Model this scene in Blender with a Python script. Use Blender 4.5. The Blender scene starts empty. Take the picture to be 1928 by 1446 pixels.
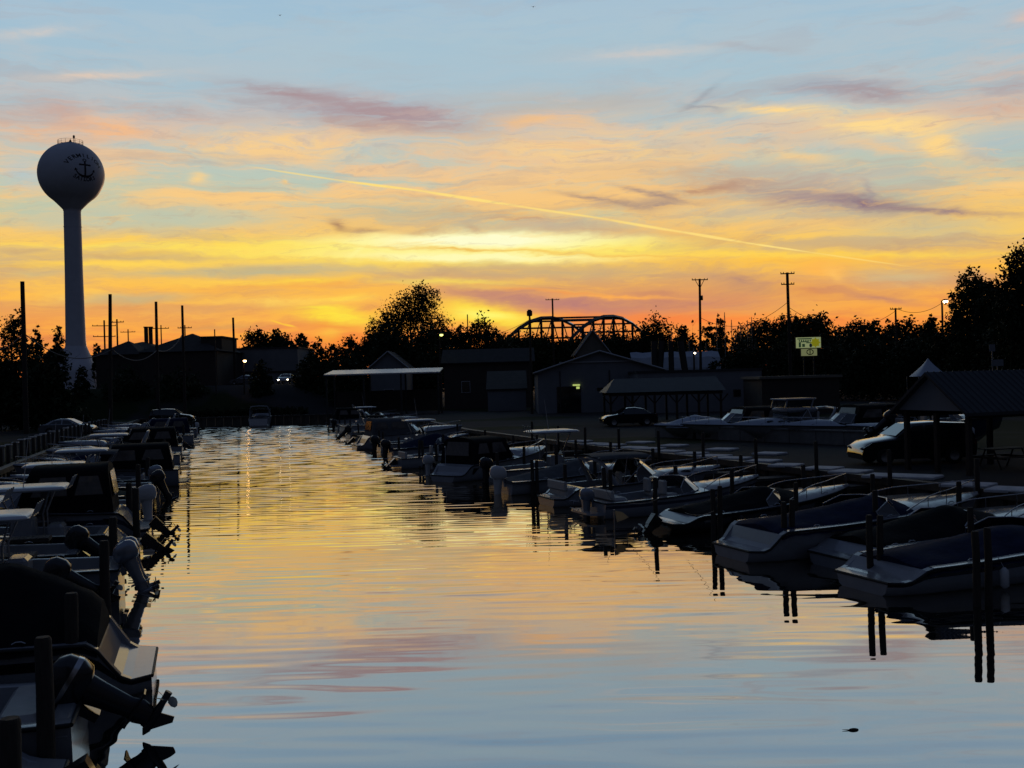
import bpy, bmesh, math, random
import numpy as np
from mathutils import Vector, Matrix
random.seed(7)
SC = bpy.context.scene
COL = SC.collection
RAD = math.radians
# ---------------------------------------------------------------- camera
FPX, EYE = 2000.0, 5.0                       # focal length in photo pixels, eye height above the water
ROLL, PITCH = RAD(1.5), math.atan(6/2000)
F0 = Vector((0, math.cos(PITCH), -math.sin(PITCH))); U0 = Vector((0, math.sin(PITCH), math.cos(PITCH)))
XR = Vector((1, 0, 0))
CR = XR*math.cos(ROLL) - U0*math.sin(ROLL)
CU = XR*math.sin(ROLL) + U0*math.cos(ROLL)
cam_data = bpy.data.cameras.new('camera')
cam = bpy.data.objects.new('camera', cam_data); COL.objects.link(cam)
cam_data.sensor_width = 36.0; cam_data.lens = 36.0*FPX/1928
cam_data.clip_start = 0.1; cam_data.clip_end = 6000
M3 = Matrix((CR, CU, -F0)).transposed()
cam.matrix_world = Matrix.Translation((0, 0, EYE)) @ M3.to_4x4()
SC.camera = cam
def ray(x, y): return F0*FPX + CR*(x-964) - CU*(y-723)
def onz(x, y, z=0.0):                        # where the sight line through a photo point meets height z
    r = ray(x, y); t = (z-EYE)/r.z; return Vector((r.x*t, r.y*t, z))
def at(x, y, d):                             # the point of that sight line at distance d
    r = ray(x, y); t = d/r.y; return Vector((r.x*t, d, EYE+r.z*t))
# ---------------------------------------------------------------- colour management
SC.view_settings.view_transform = 'Standard'; SC.view_settings.look = 'None'
SC.view_settings.exposure = 0.0; SC.view_settings.gamma = 1.0
def lin(*c):
    return tuple(((v/255)/12.92 if v/255 <= .04045 else ((v/255+.055)/1.055)**2.4) for v in c)
# ---------------------------------------------------------------- sun (already down behind the tree line)
SUN_AZ, SUN_EL = RAD(-2.5), RAD(1.0)
sd = bpy.data.lights.new('sun', 'SUN'); sd.energy = 0.5; sd.angle = RAD(0.5); sd.color = (1, .62, .35)
sun = bpy.data.objects.new('sun', sd); COL.objects.link(sun)
sun.rotation_euler = Vector((math.sin(SUN_AZ)*math.cos(SUN_EL), math.cos(SUN_AZ)*math.cos(SUN_EL), math.sin(SUN_EL))).to_track_quat('Z', 'Y').to_euler()
# ---------------------------------------------------------------- sky
W = bpy.data.worlds.new('World'); SC.world = W; W.use_nodes = True
nt = W.node_tree; nt.nodes.clear()
def N(t, **k):
    n = nt.nodes.new(t)
    for a, b in k.items(): setattr(n, a, b)
    return n
def L(a, b): nt.links.new(a, b)
def setin(sock, v):
    if isinstance(v, bpy.types.NodeSocket): L(v, sock)
    else: sock.default_value = v
def mth(op, a, b=None, c=None, clamp=False):
    n = N('ShaderNodeMath', operation=op, use_clamp=clamp); setin(n.inputs[0], a)
    if b is not None: setin(n.inputs[1], b)
    if c is not None: setin(n.inputs[2], c)
    return n.outputs[0]
def mixc(fac, a, b):
    n = N('ShaderNodeMix', data_type='RGBA'); setin(n.inputs[0], fac)
    for i, v in ((6, a), (7, b)):
        if isinstance(v, tuple): v = (*v, 1) if len(v) == 3 else v
        setin(n.inputs[i], v)
    return n.outputs[2]
def rng(v, a, b, c=0.0, d=1.0, smooth=True):
    n = N('ShaderNodeMapRange', interpolation_type='SMOOTHSTEP' if smooth else 'LINEAR'); setin(n.inputs[0], v)
    for i, q in enumerate((a, b, c, d)): n.inputs[i+1].default_value = q
    return n.outputs[0]
tc = N('ShaderNodeTexCoord'); sp = N('ShaderNodeSeparateXYZ'); L(tc.outputs['Generated'], sp.inputs[0])
az = mth('MULTIPLY', mth('ARCTAN2', sp.outputs[0], sp.outputs[1]), 57.2958)
el = mth('MULTIPLY', mth('ARCSINE', sp.outputs[2]), 57.2958)
def comb(x, y, z=0.0):
    n = N('ShaderNodeCombineXYZ'); setin(n.inputs[0], x); setin(n.inputs[1], y); setin(n.inputs[2], z); return n.outputs[0]
def noise(vec, scale, det=4, rough=.55, dist=0.0, off=(0, 0, 0), sc=(1, 1, 1), rot=0.0):
    m = N('ShaderNodeMapping'); L(vec, m.inputs[0]); m.inputs[1].default_value = off; m.inputs[3].default_value = sc; m.inputs[2].default_value = (0, 0, rot)
    n = N('ShaderNodeTexNoise', noise_dimensions='2D'); L(m.outputs[0], n.inputs['Vector'])
    n.inputs['Scale'].default_value = scale; n.inputs['Detail'].default_value = det; n.inputs['Roughness'].default_value = rough; n.inputs['Distortion'].default_value = dist
    return n.outputs['Fac']
AE = comb(az, el)
# wind-drawn warping of the cloud field
w1 = noise(AE, 1, 3, .5, off=(3, 8, 0), sc=(.10, .34, 1)); w2 = noise(AE, 1, 3, .5, off=(31, 2, 0), sc=(.09, .30, 1))
w3 = noise(AE, 1, 3, .6, off=(13, 5, 0), sc=(.45, 1.7, 1))
wx = mth('ADD', az, mth('ADD', mth('MULTIPLY_ADD', w1, 7.0, -3.5), mth('MULTIPLY_ADD', w3, 1.6, -.8)))
wy = mth('ADD', el, mth('ADD', mth('MULTIPLY_ADD', w2, 1.5, -.75), mth('MULTIPLY_ADD', w3, .55, -.275)))
WP = comb(wx, wy)
lightx = mth('ADD', az, mth('MULTIPLY_ADD', w3, .9, -.45)); lighty = mth('ADD', el, mth('MULTIPLY_ADD', w3, .42, -.21))
WL = comb(lightx, lighty)
# clear-air gradient by elevation
def ramp(fac, stops, a=0.0, b=24.0):
    n = N('ShaderNodeValToRGB'); L(mth('DIVIDE', mth('SUBTRACT', fac, a), b-a, clamp=True), n.inputs[0])
    cr = n.color_ramp
    while len(cr.elements) < len(stops): cr.elements.new(.5)
    for e, (p, c) in zip(cr.elements, stops):
        e.position = (p-a)/(b-a); e.color = (*lin(*c), 1)
    return n.outputs[0]
clear = ramp(el, [(0, (225, 95, 50)), (1.4, (248, 132, 60)), (2.2, (248, 144, 66)), (3.6, (240, 158, 82)), (5.0, (222, 164, 104)), (6.3, (208, 176, 128)),
                  (7.6, (214, 184, 132)), (8.8, (196, 200, 166)), (11.0, (186, 200, 186)), (13.0, (176, 194, 198)), (15.2, (166, 192, 206)), (18, (158, 190, 212)), (21, (150, 186, 214))])
lit = ramp(el, [(0, (244, 110, 50)), (1.6, (254, 152, 66)), (2.8, (255, 172, 72)), (5, (255, 188, 78)), (6.5, (255, 206, 92)), (8.5, (252, 200, 112)), (10.5, (251, 200, 134)), (12.3, (244, 192, 142)),
                (14, (226, 190, 168)), (16, (204, 192, 188)), (18.5, (186, 196, 206)), (21, (165, 190, 210))])
# broad veil of lit cirrus
n1 = noise(WP, 1, 6, .60, off=(0, 0, 0), sc=(.075, .62, 1), rot=RAD(-3))
n2 = noise(WP, 1, 7, .66, off=(40, 11, 0), sc=(.17, 1.5, 1), rot=RAD(2))
n3 = noise(WP, 1, 5, .6, off=(7, 21, 0), sc=(.6, 3.6, 1), rot=RAD(-5))
veil = rng(mth('ADD', mth('MULTIPLY', n1, .6), mth('MULTIPLY', n2, .4)), .40, .58)
cover = rng(el, 15.5, 9.5, .30, .95)
sky = mixc(mth('MULTIPLY', veil, cover), clear, lit)
n4 = noise(WP, 1, 6, .62, off=(90, 41, 0), sc=(.11, 1.05, 1), rot=RAD(-4))
drk = ramp(el, [(0, (190, 70, 50)), (3, (205, 120, 85)), (6, (200, 150, 110)), (9, (190, 165, 140)), (13, (182, 165, 160)), (20, (165, 178, 195))])
sky = mixc(mth('MULTIPLY', rng(n4, .50, .68), .45), sky, drk)
wisp = rng(mth('ADD', mth('MULTIPLY', n2, .5), mth('MULTIPLY', n3, .5)), .36, .62, .15, 1.25)
def wpt(x, y):
    r = ray(x, y).normalized(); return math.degrees(math.atan2(r.x, r.y)), math.degrees(math.asin(r.z))
SKYBITS = []
def streak(col, x1, y1, x2, y2, h, amt=1.0, tex=.5, warp=1, sharp=None):
    """soft elongated cloud patch lying between two bearings of the sky; h = half thickness"""
    a, b = wpt(x1, y1), wpt(x2, y2)
    SKYBITS.append((lin(*col), a, b, math.atan2(b[1]-a[1], b[0]-a[0]), math.hypot(b[0]-a[0], b[1]-a[1])/2, h*.0286, amt, tex, warp, sharp))
def lay(sky, bit):
    col, a, b, ang, ln, h, amt, tex, warp, sharp = bit
    v = N('ShaderNodeVectorMath', operation='MULTIPLY_ADD'); L(sky, v.inputs[0]); v.inputs[1].default_value = (1e-7, 1e-7, 1e-7); L((AE, WL, WP)[warp], v.inputs[2])
    m = N('ShaderNodeMapping', vector_type='TEXTURE'); L(v.outputs[0], m.inputs[0])   # (chained so the shader evaluates the clouds one after another)
    m.inputs[1].default_value = ((a[0]+b[0])/2, (a[1]+b[1])/2, 0); m.inputs[2].default_value = (0, 0, ang)
    m.inputs[3].default_value = (max(ln, .05), h, 1)
    d = N('ShaderNodeVectorMath', operation='DOT_PRODUCT'); L(m.outputs[0], d.inputs[0]); L(m.outputs[0], d.inputs[1])
    q = d.outputs['Value']
    if sharp: q = mth('POWER', q, sharp)
    g = mth('POWER', .42, q)
    if tex: g = mth('MULTIPLY', g, mth('MULTIPLY_ADD', wisp, tex, 1-tex))
    return mixc(mth('MULTIPLY', g, amt, clamp=True), sky, col)
S = streak
# clear gaps
S((188, 198, 176), 0, 408, 520, 408, 26, .95, .15, 1, 1.6)
S((196, 200, 172), 60, 350, 330, 345, 20, .5, .3, 1)
S((180, 198, 200), 0, 320, 90, 330, 24, .9, .2, 1)
S((176, 198, 206), 0, 60, 1928, 20, 120, .55, .3, 1)
S((168, 194, 208), 600, 120, 1200, 130, 50, .8, .3, 1)
S((176, 197, 200), 1500, 262, 1720, 268, 16, .8, .3, 1)
S((172, 192, 196), 1780, 265, 1990, 260, 34, .95, .3, 1)
S((184, 190, 172), 1500, 320, 1928, 315, 18, .6, .4, 1)
S((200, 190, 152), 1600, 425, 1880, 428, 22, .85, .3, 1)
S((206, 186, 142), 1600, 515, 1790, 520, 18, .8, .3, 1)
S((192, 182, 152), 640, 405, 900, 402, 20, .8, .3, 1)
S((198, 180, 128), 300, 512, 640, 508, 11, .85, .25, 1)
S((200, 172, 128), 820, 512, 1300, 510, 13, .8, .4, 1)
S((188, 180, 170), 860, 200, 1280, 190, 26, .6, .5, 1)
# lit veils
S((252, 208, 140), 300, 275, 800, 262, 26, .8, .7, 2)
S((253, 205, 130), 250, 372, 780, 374, 14, .6, .8, 2)
S((250, 188, 132), 0, 245, 260, 240, 22, .85, .5, 2)
S((252, 210, 140), 900, 280, 1400, 270, 42, .75, .7, 2)
S((250, 200, 120), 960, 350, 1420, 330, 30, .5, .8, 2)
S((252, 196, 130), 960, 232, 1150, 218, 14, .7, .6, 2)
S((254, 218, 146), 1530, 228, 1800, 240, 20, 1.0, .6, 1)
S((254, 214, 140), 1730, 250, 1800, 295, 22, 1.0, .5, 1)
S((254, 216, 146), 1370, 205, 1560, 208, 9, .95, .6, 1)
S((254, 212, 140), 1430, 292, 1580, 302, 10, .9, .6, 1)
S((252, 200, 132), 1560, 262, 1740, 290, 10, .6, .6, 1)
S((254, 206, 130), 1850, 352, 1960, 344, 9, .9, .4, 1)
S((250, 200, 118), 1350, 425, 1650, 418, 10, .8, .5, 1)
S((254, 196, 100), 1080, 410, 1400, 440, 20, .6, .7, 2)
S((252, 210, 138), 355, 333, 388, 336, 8, .9, .3, 1)
S((252, 208, 130), 528, 343, 540, 344, 4, .8, .2, 1)
S((240, 206, 176), 60, 145, 300, 138, 6, .6, .5, 1)
S((226, 206, 190), 0, 66, 120, 56, 7, .6, .5, 1)
S((228, 190, 170), 1900, 38, 1960, 30, 10, .6, .3, 1)
S((220, 202, 190), 1100, 108, 1340, 88, 9, .5, .5, 1)
S((188, 186, 178), 1330, 325, 1780, 335, 30, .65, .5, 1)
S((196, 190, 168), 1260, 398, 1600, 398, 12, .7, .5, 1)
S((192, 186, 174), 880, 420, 1180, 420, 9, .5, .6, 1)
S((180, 190, 190), 1180, 262, 1380, 268, 12, .5, .6, 2)
# shaded streaks
S((168, 148, 152), 455, 162, 660, 192, 10, .9, .7, 1)
S((174, 150, 156), 520, 190, 900, 226, 24, .6, .6, 1)
S((172, 148, 152), 600, 198, 900, 238, 20, .9, .65, 2)
S((186, 152, 142), 560, 225, 760, 240, 9, .6, .6, 1)
S((172, 168, 172), 390, 175, 600, 205, 12, .5, .8, 2)
S((190, 160, 152), 160, 200, 450, 225, 12, .5, .8, 2)
S((206, 160, 142), 0, 190, 120, 225, 26, .5, .5, 2)
S((160, 152, 162), 1470, 165, 1640, 160, 10, .9, .5, 1)
S((168, 150, 154), 1560, 168, 1740, 180, 14, .85, .5, 1)
S((178, 158, 158), 1840, 168, 1960, 160, 11, .8, .5, 1)
S((214, 172, 150), 1800, 205, 1960, 200, 14, .7, .5, 1)
S((150, 158, 168), 1290, 198, 1380, 152, 5, .7, .5, 2)
S((150, 156, 166), 1290, 188, 1390, 205, 5, .7, .5, 2)
S((170, 172, 178), 1330, 170, 1440, 180, 8, .6, .5, 2)
S((166, 164, 172), 1320, 80, 1480, 95, 6, .35, .6, 1)
S((188, 158, 140), 1180, 340, 1560, 345, 32, .6, .5, 2)
S((180, 158, 144), 1380, 352, 1640, 378, 17, .75, .5, 1)
S((158, 138, 144), 1440, 372, 1720, 384, 17, .75, .4, 1)
S((138, 114, 128), 1580, 374, 1710, 390, 9, .95, .3, 1)
S((150, 126, 132), 1640, 392, 1900, 404, 5, .95, .3, 1)
S((152, 140, 150), 1630, 345, 1650, 385, 6, .5, .5, 1)
S((150, 130, 128), 1070, 366, 1200, 386, 6, .85, .5, 1)
S((146, 130, 132), 1170, 352, 1290, 378, 5, .85, .5, 1)
S((160, 138, 132), 1180, 385, 1300, 380, 7, .7, .6, 1)
S((176, 122, 98), 1220, 370, 1360, 350, 8, .5, .6, 2)
S((150, 112, 100), 622, 418, 650, 432, 9, .85, .4, 1)
S((156, 118, 102), 645, 434, 725, 436, 6, .8, .5, 1)
S((176, 124, 96), 760, 442, 825, 434, 6, .8, .5, 1)
S((190, 140, 110), 880, 425, 915, 440, 6, .6, .4, 1)
S((186, 142, 118), 850, 400, 1150, 425, 9, .5, .7, 1)
S((196, 146, 110), 940, 428, 1400, 452, 8, .5, .6, 1)
# horizon bands
S((255, 206, 84), 0, 462, 700, 466, 26, .9, .7, 2)
S((255, 226, 100), 40, 452, 440, 470, 6, .8, .5, 2)
S((255, 208, 84), 60, 505, 420, 492, 8, .8, .6, 2)
S((205, 172, 120), 20, 468, 90, 468, 4, .7, .4, 2)
S((208, 166, 112), 150, 482, 350, 478, 5, .6, .5, 2)
S((255, 200, 76), 1000, 480, 1560, 484, 15, .85, .6, 1)
S((255, 214, 88), 1150, 474, 1940, 478, 6, .95, .4, 1)
S((255, 192, 70), 1300, 500, 1928, 492, 12, .6, .6, 2)
S((255, 228, 96), 360, 470, 1220, 470, 23, 1.0, .4, 1, 1.5)
S((255, 236, 104), 560, 462, 1200, 466, 17, .95, .3, 1, 1.5)
S((255, 244, 136), 620, 458, 1190, 455, 17, 1.1, .12, 1, 1.8)
S((255, 253, 205), 720, 453, 1090, 450, 13, 1.2, .08, 1)
S((255, 250, 180), 680, 480, 1100, 486, 8, 1.2, .1, 1)
S((240, 186, 80), 700, 464, 1060, 475, 2.6, .8, .4, 1)
S((240, 182, 84), 1000, 476, 1300, 484, 2.4, .6, .4, 1)
S((255, 244, 150), 658, 484, 690, 460, 4, .9, .2, 1)
S((255, 190, 76), 300, 552, 660, 548, 22, .8, .6, 2)
S((255, 200, 90), 0, 545, 200, 556, 16, .7, .6, 2)
S((255, 186, 84), 180, 590, 460, 586, 12, .7, .6, 2)
S((196, 178, 130), 170, 568, 330, 562, 6, .75, .4, 1)
S((200, 182, 136), 0, 520, 120, 512, 7, .6, .4, 1)
S((255, 208, 96), 400, 570, 640, 566, 8, .8, .5, 1)
S((236, 148, 82), 380, 540, 640, 538, 9, .6, .6, 2)
S((255, 214, 70), 470, 532, 640, 526, 5, .8, .6, 1)
S((255, 226, 92), 740, 528, 960, 533, 5, 1.0, .3, 1)
S((255, 214, 90), 880, 538, 985, 541, 3, .9, .3, 1)
S((255, 222, 60), 560, 590, 700, 600, 13, .95, .4, 1)
S((255, 232, 66), 580, 578, 660, 582, 5, .9, .3, 1)
S((242, 140, 66), 590, 612, 680, 614, 8, .8, .4, 1)
S((255, 186, 80), 340, 606, 520, 600, 7, .7, .6, 2)
S((206, 156, 96), 330, 622, 470, 616, 4, .5, .5, 1)
S((186, 130, 122), 830, 550, 1060, 564, 17, .85, .3, 1)
S((184, 126, 122), 930, 566, 1230, 580, 17, .9, .3, 1)
S((196, 132, 112), 1100, 566, 1500, 572, 18, .75, .4, 1)
S((174, 132, 122), 1340, 520, 1450, 532, 11, .8, .4, 1)
S((190, 140, 112), 1360, 545, 1470, 548, 10, .6, .5, 1)
S((255, 158, 72), 900, 536, 1180, 560, 3, .5, .6, 1)
S((255, 176, 82), 1030, 556, 1300, 562, 3.5, .8, .4, 1)
S((255, 184, 84), 1500, 506, 1590, 512, 15, .9, .5, 1)
S((255, 194, 100), 1560, 506, 1585, 530, 9, .9, .4, 1)
S((216, 140, 90), 1480, 545, 1590, 550, 12, .7, .4, 1)
S((190, 132, 112), 1570, 548, 1760, 578, 8, .8, .4, 1)
S((226, 158, 96), 1640, 540, 1720, 560, 8, .5, .4, 1)
S((255, 166, 66), 1600, 590, 1790, 580, 14, .6, .6, 1)
S((255, 214, 60), 860, 588, 985, 600, 16, 1.0, .3, 1, 1.4)
S((255, 228, 70), 850, 575, 980, 608, 11, .9, .2, 1)
S((255, 248, 120), 880, 590, 950, 594, 7, 1.0, .15, 1)
S((255, 232, 80), 640, 625, 600, 640, 12, .5, .3, 1)
S((255, 118, 32), 560, 640, 960, 645, 13, .6, .3, 1)
S((255, 126, 60), 1040, 598, 1600, 606, 11, .7, .3, 1)
S((194, 182, 142), 240, 514, 660, 510, 8, .9, .5, 1)
S((206, 176, 122), 150, 484, 420, 486, 5, .75, .6, 1)
S((200, 184, 142), 480, 500, 700, 506, 5, .7, .5, 1)
S((198, 180, 136), 160, 562, 340, 556, 6, .7, .5, 1)
S((214, 156, 104), 260, 584, 520, 578, 6, .6, .6, 1)
S((255, 214, 92), 100, 500, 380, 496, 5, .85, .5, 1)
S((255, 208, 84), 300, 534, 560, 530, 6, .8, .5, 1)
S((255, 218, 84), 600, 566, 690, 560, 6, .8, .5, 1)
S((255, 226, 70), 600, 588, 690, 604, 10, .9, .3, 1)
S((255, 218, 62), 850, 586, 1000, 606, 17, 1.1, .15, 1)
S((255, 244, 110), 870, 588, 970, 598, 10, 1.1, .1, 1)
# vapour trail, lit from below, and its detached far scrap
for (a, b, c, d, h, k) in [(480, 315, 650, 341, 1.6, .55), (640, 340, 800, 360, 2.2, 1), (790, 359, 970, 387, 2.6, 1), (960, 386, 1140, 412, 2.0, .8), (1130, 411, 1290, 438, 2.4, .85),
                        (1280, 436, 1400, 456, 2.4, 1.0), (1390, 455, 1520, 474, 1.6, .9), (1520, 474, 1700, 500, 1.4, .45)]:
    S((255, 222, 128), a, b, c, d, h*1.05, k*1.15, .1, 0, 2.0)
S((255, 196, 66), 510, 603, 535, 611, 1.6, 1, 0, 0, 2); S((255, 196, 66), 530, 610, 556, 615, 2.0, 1, 0, 0, 2)
# night side: the sky darkens overhead and away from the afterglow
dusk_top = (.028, .042, .082); dusk_back = (.020, .023, .035)
def background(col):
    b = N('ShaderNodeBackground'); setin(b.inputs[0], col if isinstance(col, bpy.types.NodeSocket) else (*col, 1)); return b.outputs[0]
def mixs(f, a, b):
    n = N('ShaderNodeMixShader'); setin(n.inputs[0], f); L(a, n.inputs[1]); L(b, n.inputs[2]); return n.outputs[0]
def quarter(a0, a1, e0, e1):                 # the clouds that reach into one quarter of the lit sky, laid over the shared veil
    c = sky
    for bit in SKYBITS:
        _, a, b, ang, ln, h, amt, tex, warp, sharp = bit
        k = 1.75 if sharp else 2.6
        ex = math.hypot(ln*math.cos(ang), h*math.sin(ang))*k + (0, .4, 3.2)[warp]; ey = math.hypot(ln*math.sin(ang), h*math.cos(ang))*k + (0, .2, .8)[warp]
        cx, cy = (a[0]+b[0])/2, (a[1]+b[1])/2
        if cx-ex < a1 and cx+ex > a0 and cy-ey < e1 and cy+ey > e0: c = lay(c, bit)
    c = mixc(fil_l, c, lit); c = mixc(fil_d, c, drk)
    c = mixc(rng(el, 20.5, 34, 0, 1), c, dusk_top)
    return background(mixc(rng(mth('ABSOLUTE', az), 29, 50, 1, 0), dusk_back, c))
n5 = noise(WP, 1, 8, .68, off=(61, 17, 0), sc=(.20, 2.1, 1), rot=RAD(-4)); n6 = noise(WP, 1, 8, .70, off=(5, 77, 0), sc=(.42, 3.4, 1), rot=RAD(9))
band = mth('MULTIPLY', mth('MULTIPLY', rng(el, 17.5, 12.0), rng(el, 4.0, 8.5, .25, 1.0)), mth('MULTIPLY_ADD', n1, .9, .1))
fil_l = mth('MULTIPLY', mth('MULTIPLY', rng(n5, .52, .66), .55), band)      # fine lit filaments
fil_d = mth('MULTIPLY', mth('MULTIPLY', rng(n6, .54, .68), .5), band)      # fine shaded filaments
EB, AZB = 7.4, 3.0
hi = mth('GREATER_THAN', el, EB); rt = mth('GREATER_THAN', az, AZB)
lo_s = mixs(rt, quarter(-99, AZB, -9, EB), quarter(AZB, 99, -9, EB))
hi_s = mixs(rt, quarter(-99, AZB, EB, 99), quarter(AZB, 99, EB, 99))
lit_s = mixs(hi, lo_s, hi_s)
faraway = mth('MAXIMUM', mth('GREATER_THAN', mth('ABSOLUTE', az), 50), mth('MAXIMUM', mth('GREATER_THAN', el, 34), mth('LESS_THAN', el, -.1)))
night = background(mixc(mth('LESS_THAN', el, -.1), mixc(rng(el, 20.5, 34, 0, 1), dusk_back, dusk_top), (.012, .011, .011)))
W.cycles.sampling_method = 'MANUAL'; W.cycles.sample_map_resolution = 512
final = mixs(faraway, lit_s, night)
wo = N('ShaderNodeOutputWorld'); L(final, wo.inputs[0])
# ================================================================ helpers
class MB:
    """collects shapes; build() links them as ONE mesh object"""
    def __init__(s): s.v = []; s.f = []; s.sm = []
    def add(s, vs, fs, smooth=False):
        b = len(s.v); s.v += [tuple(p) for p in vs]; s.f += [tuple(i+b for i in q) for q in fs]; s.sm += [smooth]*len(fs)
    def box(s, c, d, rz=0.0, bev=0.0, M=None, taper=1.0):
        x, y, z = d[0]/2, d[1]/2, d[2]/2
        if bev <= 0:
            vs = [Vector((a*x*(taper if e > 0 else 1), b*y*(taper if e > 0 else 1), e*z)) for e in (-1, 1) for a, b in ((-1, -1), (1, -1), (1, 1), (-1, 1))]
            fs = [(3, 2, 1, 0), (4, 5, 6, 7), (0, 1, 5, 4), (1, 2, 6, 5), (2, 3, 7, 6), (3, 0, 4, 7)]
        else:
            vs = []; k = min(bev, x*.9, y*.9, z*.9)
            for (zz, inn) in ((-z, k), (-z+k, 0), (z-k, 0), (z, k)):
                t = taper if zz > 0 else 1
                X, Y = (x-inn)*t, (y-inn)*t; q = k if inn == 0 else k*.6
                vs += [Vector(p+(zz,)) for p in ((-X+q, -Y), (X-q, -Y), (X, -Y+q), (X, Y-q), (X-q, Y), (-X+q, Y), (-X, Y-q), (-X, -Y+q))]
            fs = [tuple(range(7, -1, -1)), tuple(range(24, 32))]
            for r in range(3):
                for i in range(8): j = (i+1) % 8; fs.append((r*8+i, r*8+j, r*8+8+j, r*8+8+i))
        R = Matrix.Rotation(rz, 3, 'Z') if rz else None; c = Vector(c)
        vs = [((R @ p) if R else p)+c for p in vs]
        if M: vs = [M @ p for p in vs]
        s.add(vs, fs)
    def tube(s, pts, r, n=6, caps=True, smooth=True):
        pts = [Vector(p) for p in pts]; m = len(pts); vs = []
        rr = r if isinstance(r, (list, tuple)) else [r]*m
        for i, p in enumerate(pts):
            t = (pts[min(i+1, m-1)]-pts[max(i-1, 0)]).normalized()
            a = t.cross(Vector((0, 0, 1))); a = t.cross(Vector((1, 0, 0))) if a.length < .05 else a
            a.normalize(); b = t.cross(a)
            for k in range(n):
                q = 2*math.pi*k/n; vs.append(p+a*math.cos(q)*rr[i]+b*math.sin(q)*rr[i])
        fs = [(i*n+k, i*n+(k+1) % n, (i+1)*n+(k+1) % n, (i+1)*n+k) for i in range(m-1) for k in range(n)]
        s.add(vs, fs, smooth)
        if caps: s.add(vs[:n], [tuple(range(n))]); s.add(vs[-n:], [tuple(range(n-1, -1, -1))])
    def lathe(s, prof, c=(0, 0, 0), n=32, smooth=True):
        c = Vector(c); vs = [c+Vector((r*math.cos(2*math.pi*k/n), r*math.sin(2*math.pi*k/n), z)) for r, z in prof for k in range(n)]
        s.add(vs, [(i*n+k, i*n+(k+1) % n, (i+1)*n+(k+1) % n, (i+1)*n+k) for i in range(len(prof)-1) for k in range(n)], smooth)
    def ell(s, c, d, n=12, m=8, e=1.0, M=None):   # (super)ellipsoid
        c = Vector(c); vs = []
        pw = lambda v: math.copysign(abs(v)**e, v)
        for i in range(m+1):
            a = -math.pi/2+math.pi*i/m
            for k in range(n):
                b = 2*math.pi*k/n
                p = Vector((d[0]*pw(math.cos(a))*pw(math.cos(b)), d[1]*pw(math.cos(a))*pw(math.sin(b)), d[2]*pw(math.sin(a))))+c
                vs.append(M @ p if M else p)
        s.add(vs, [(i*n+k, i*n+(k+1) % n, (i+1)*n+(k+1) % n, (i+1)*n+k) for i in range(m) for k in range(n)], True)
    def grid(s, rows, smooth=True, close=False):
        n = len(rows[0]); vs = [p for r in rows for p in r]
        s.add(vs, [(i*n+k, i*n+(k+1) % n, (i+1)*n+(k+1) % n, (i+1)*n+k) for i in range(len(rows)-1) for k in range(n if close else n-1)], smooth)
    def prism(s, poly, h0, h1):            # polygon in xy, between two heights
        n = len(poly); vs = [(x, y, h0) for x, y in poly]+[(x, y, h1) for x, y in poly]
        s.add(vs, [tuple(range(n-1, -1, -1)), tuple(range(n, 2*n))]+[(i, (i+1) % n, n+(i+1) % n, n+i) for i in range(n)])
    def build(s, name, m, parent=None):
        me = bpy.data.meshes.new(name); me.from_pydata(s.v, [], s.f); me.materials.append(m)
        me.polygons.foreach_set('use_smooth', s.sm); me.update()
        o = bpy.data.objects.new(name, me); COL.objects.link(o)
        if parent: o.parent = parent
        return o
def tag(o, label, cat=None, group=None, kind=None):
    if label: o['label'] = label
    if cat: o['category'] = cat
    if group: o['group'] = group
    if kind: o['kind'] = kind
    return o
def thing(name, label, cat, loc=(0, 0, 0), rz=0.0, group=None):
    o = bpy.data.objects.new(name, None); COL.objects.link(o); o.location = loc; o.rotation_euler = (0, 0, rz)
    return tag(o, label, cat, group)
def dup(o, loc=None, rz=None, label=None, scale=None, parent=None):
    c = o.copy(); COL.objects.link(c)
    if loc is not None: c.location = loc
    if rz is not None: c.rotation_euler = (0, 0, rz)
    if scale: c.scale = scale if isinstance(scale, (tuple, list)) else (scale,)*3
    if label: c['label'] = label
    if parent: c.parent = parent
    for ch in list(o.children): dup(ch, parent=c)
    return c
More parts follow.
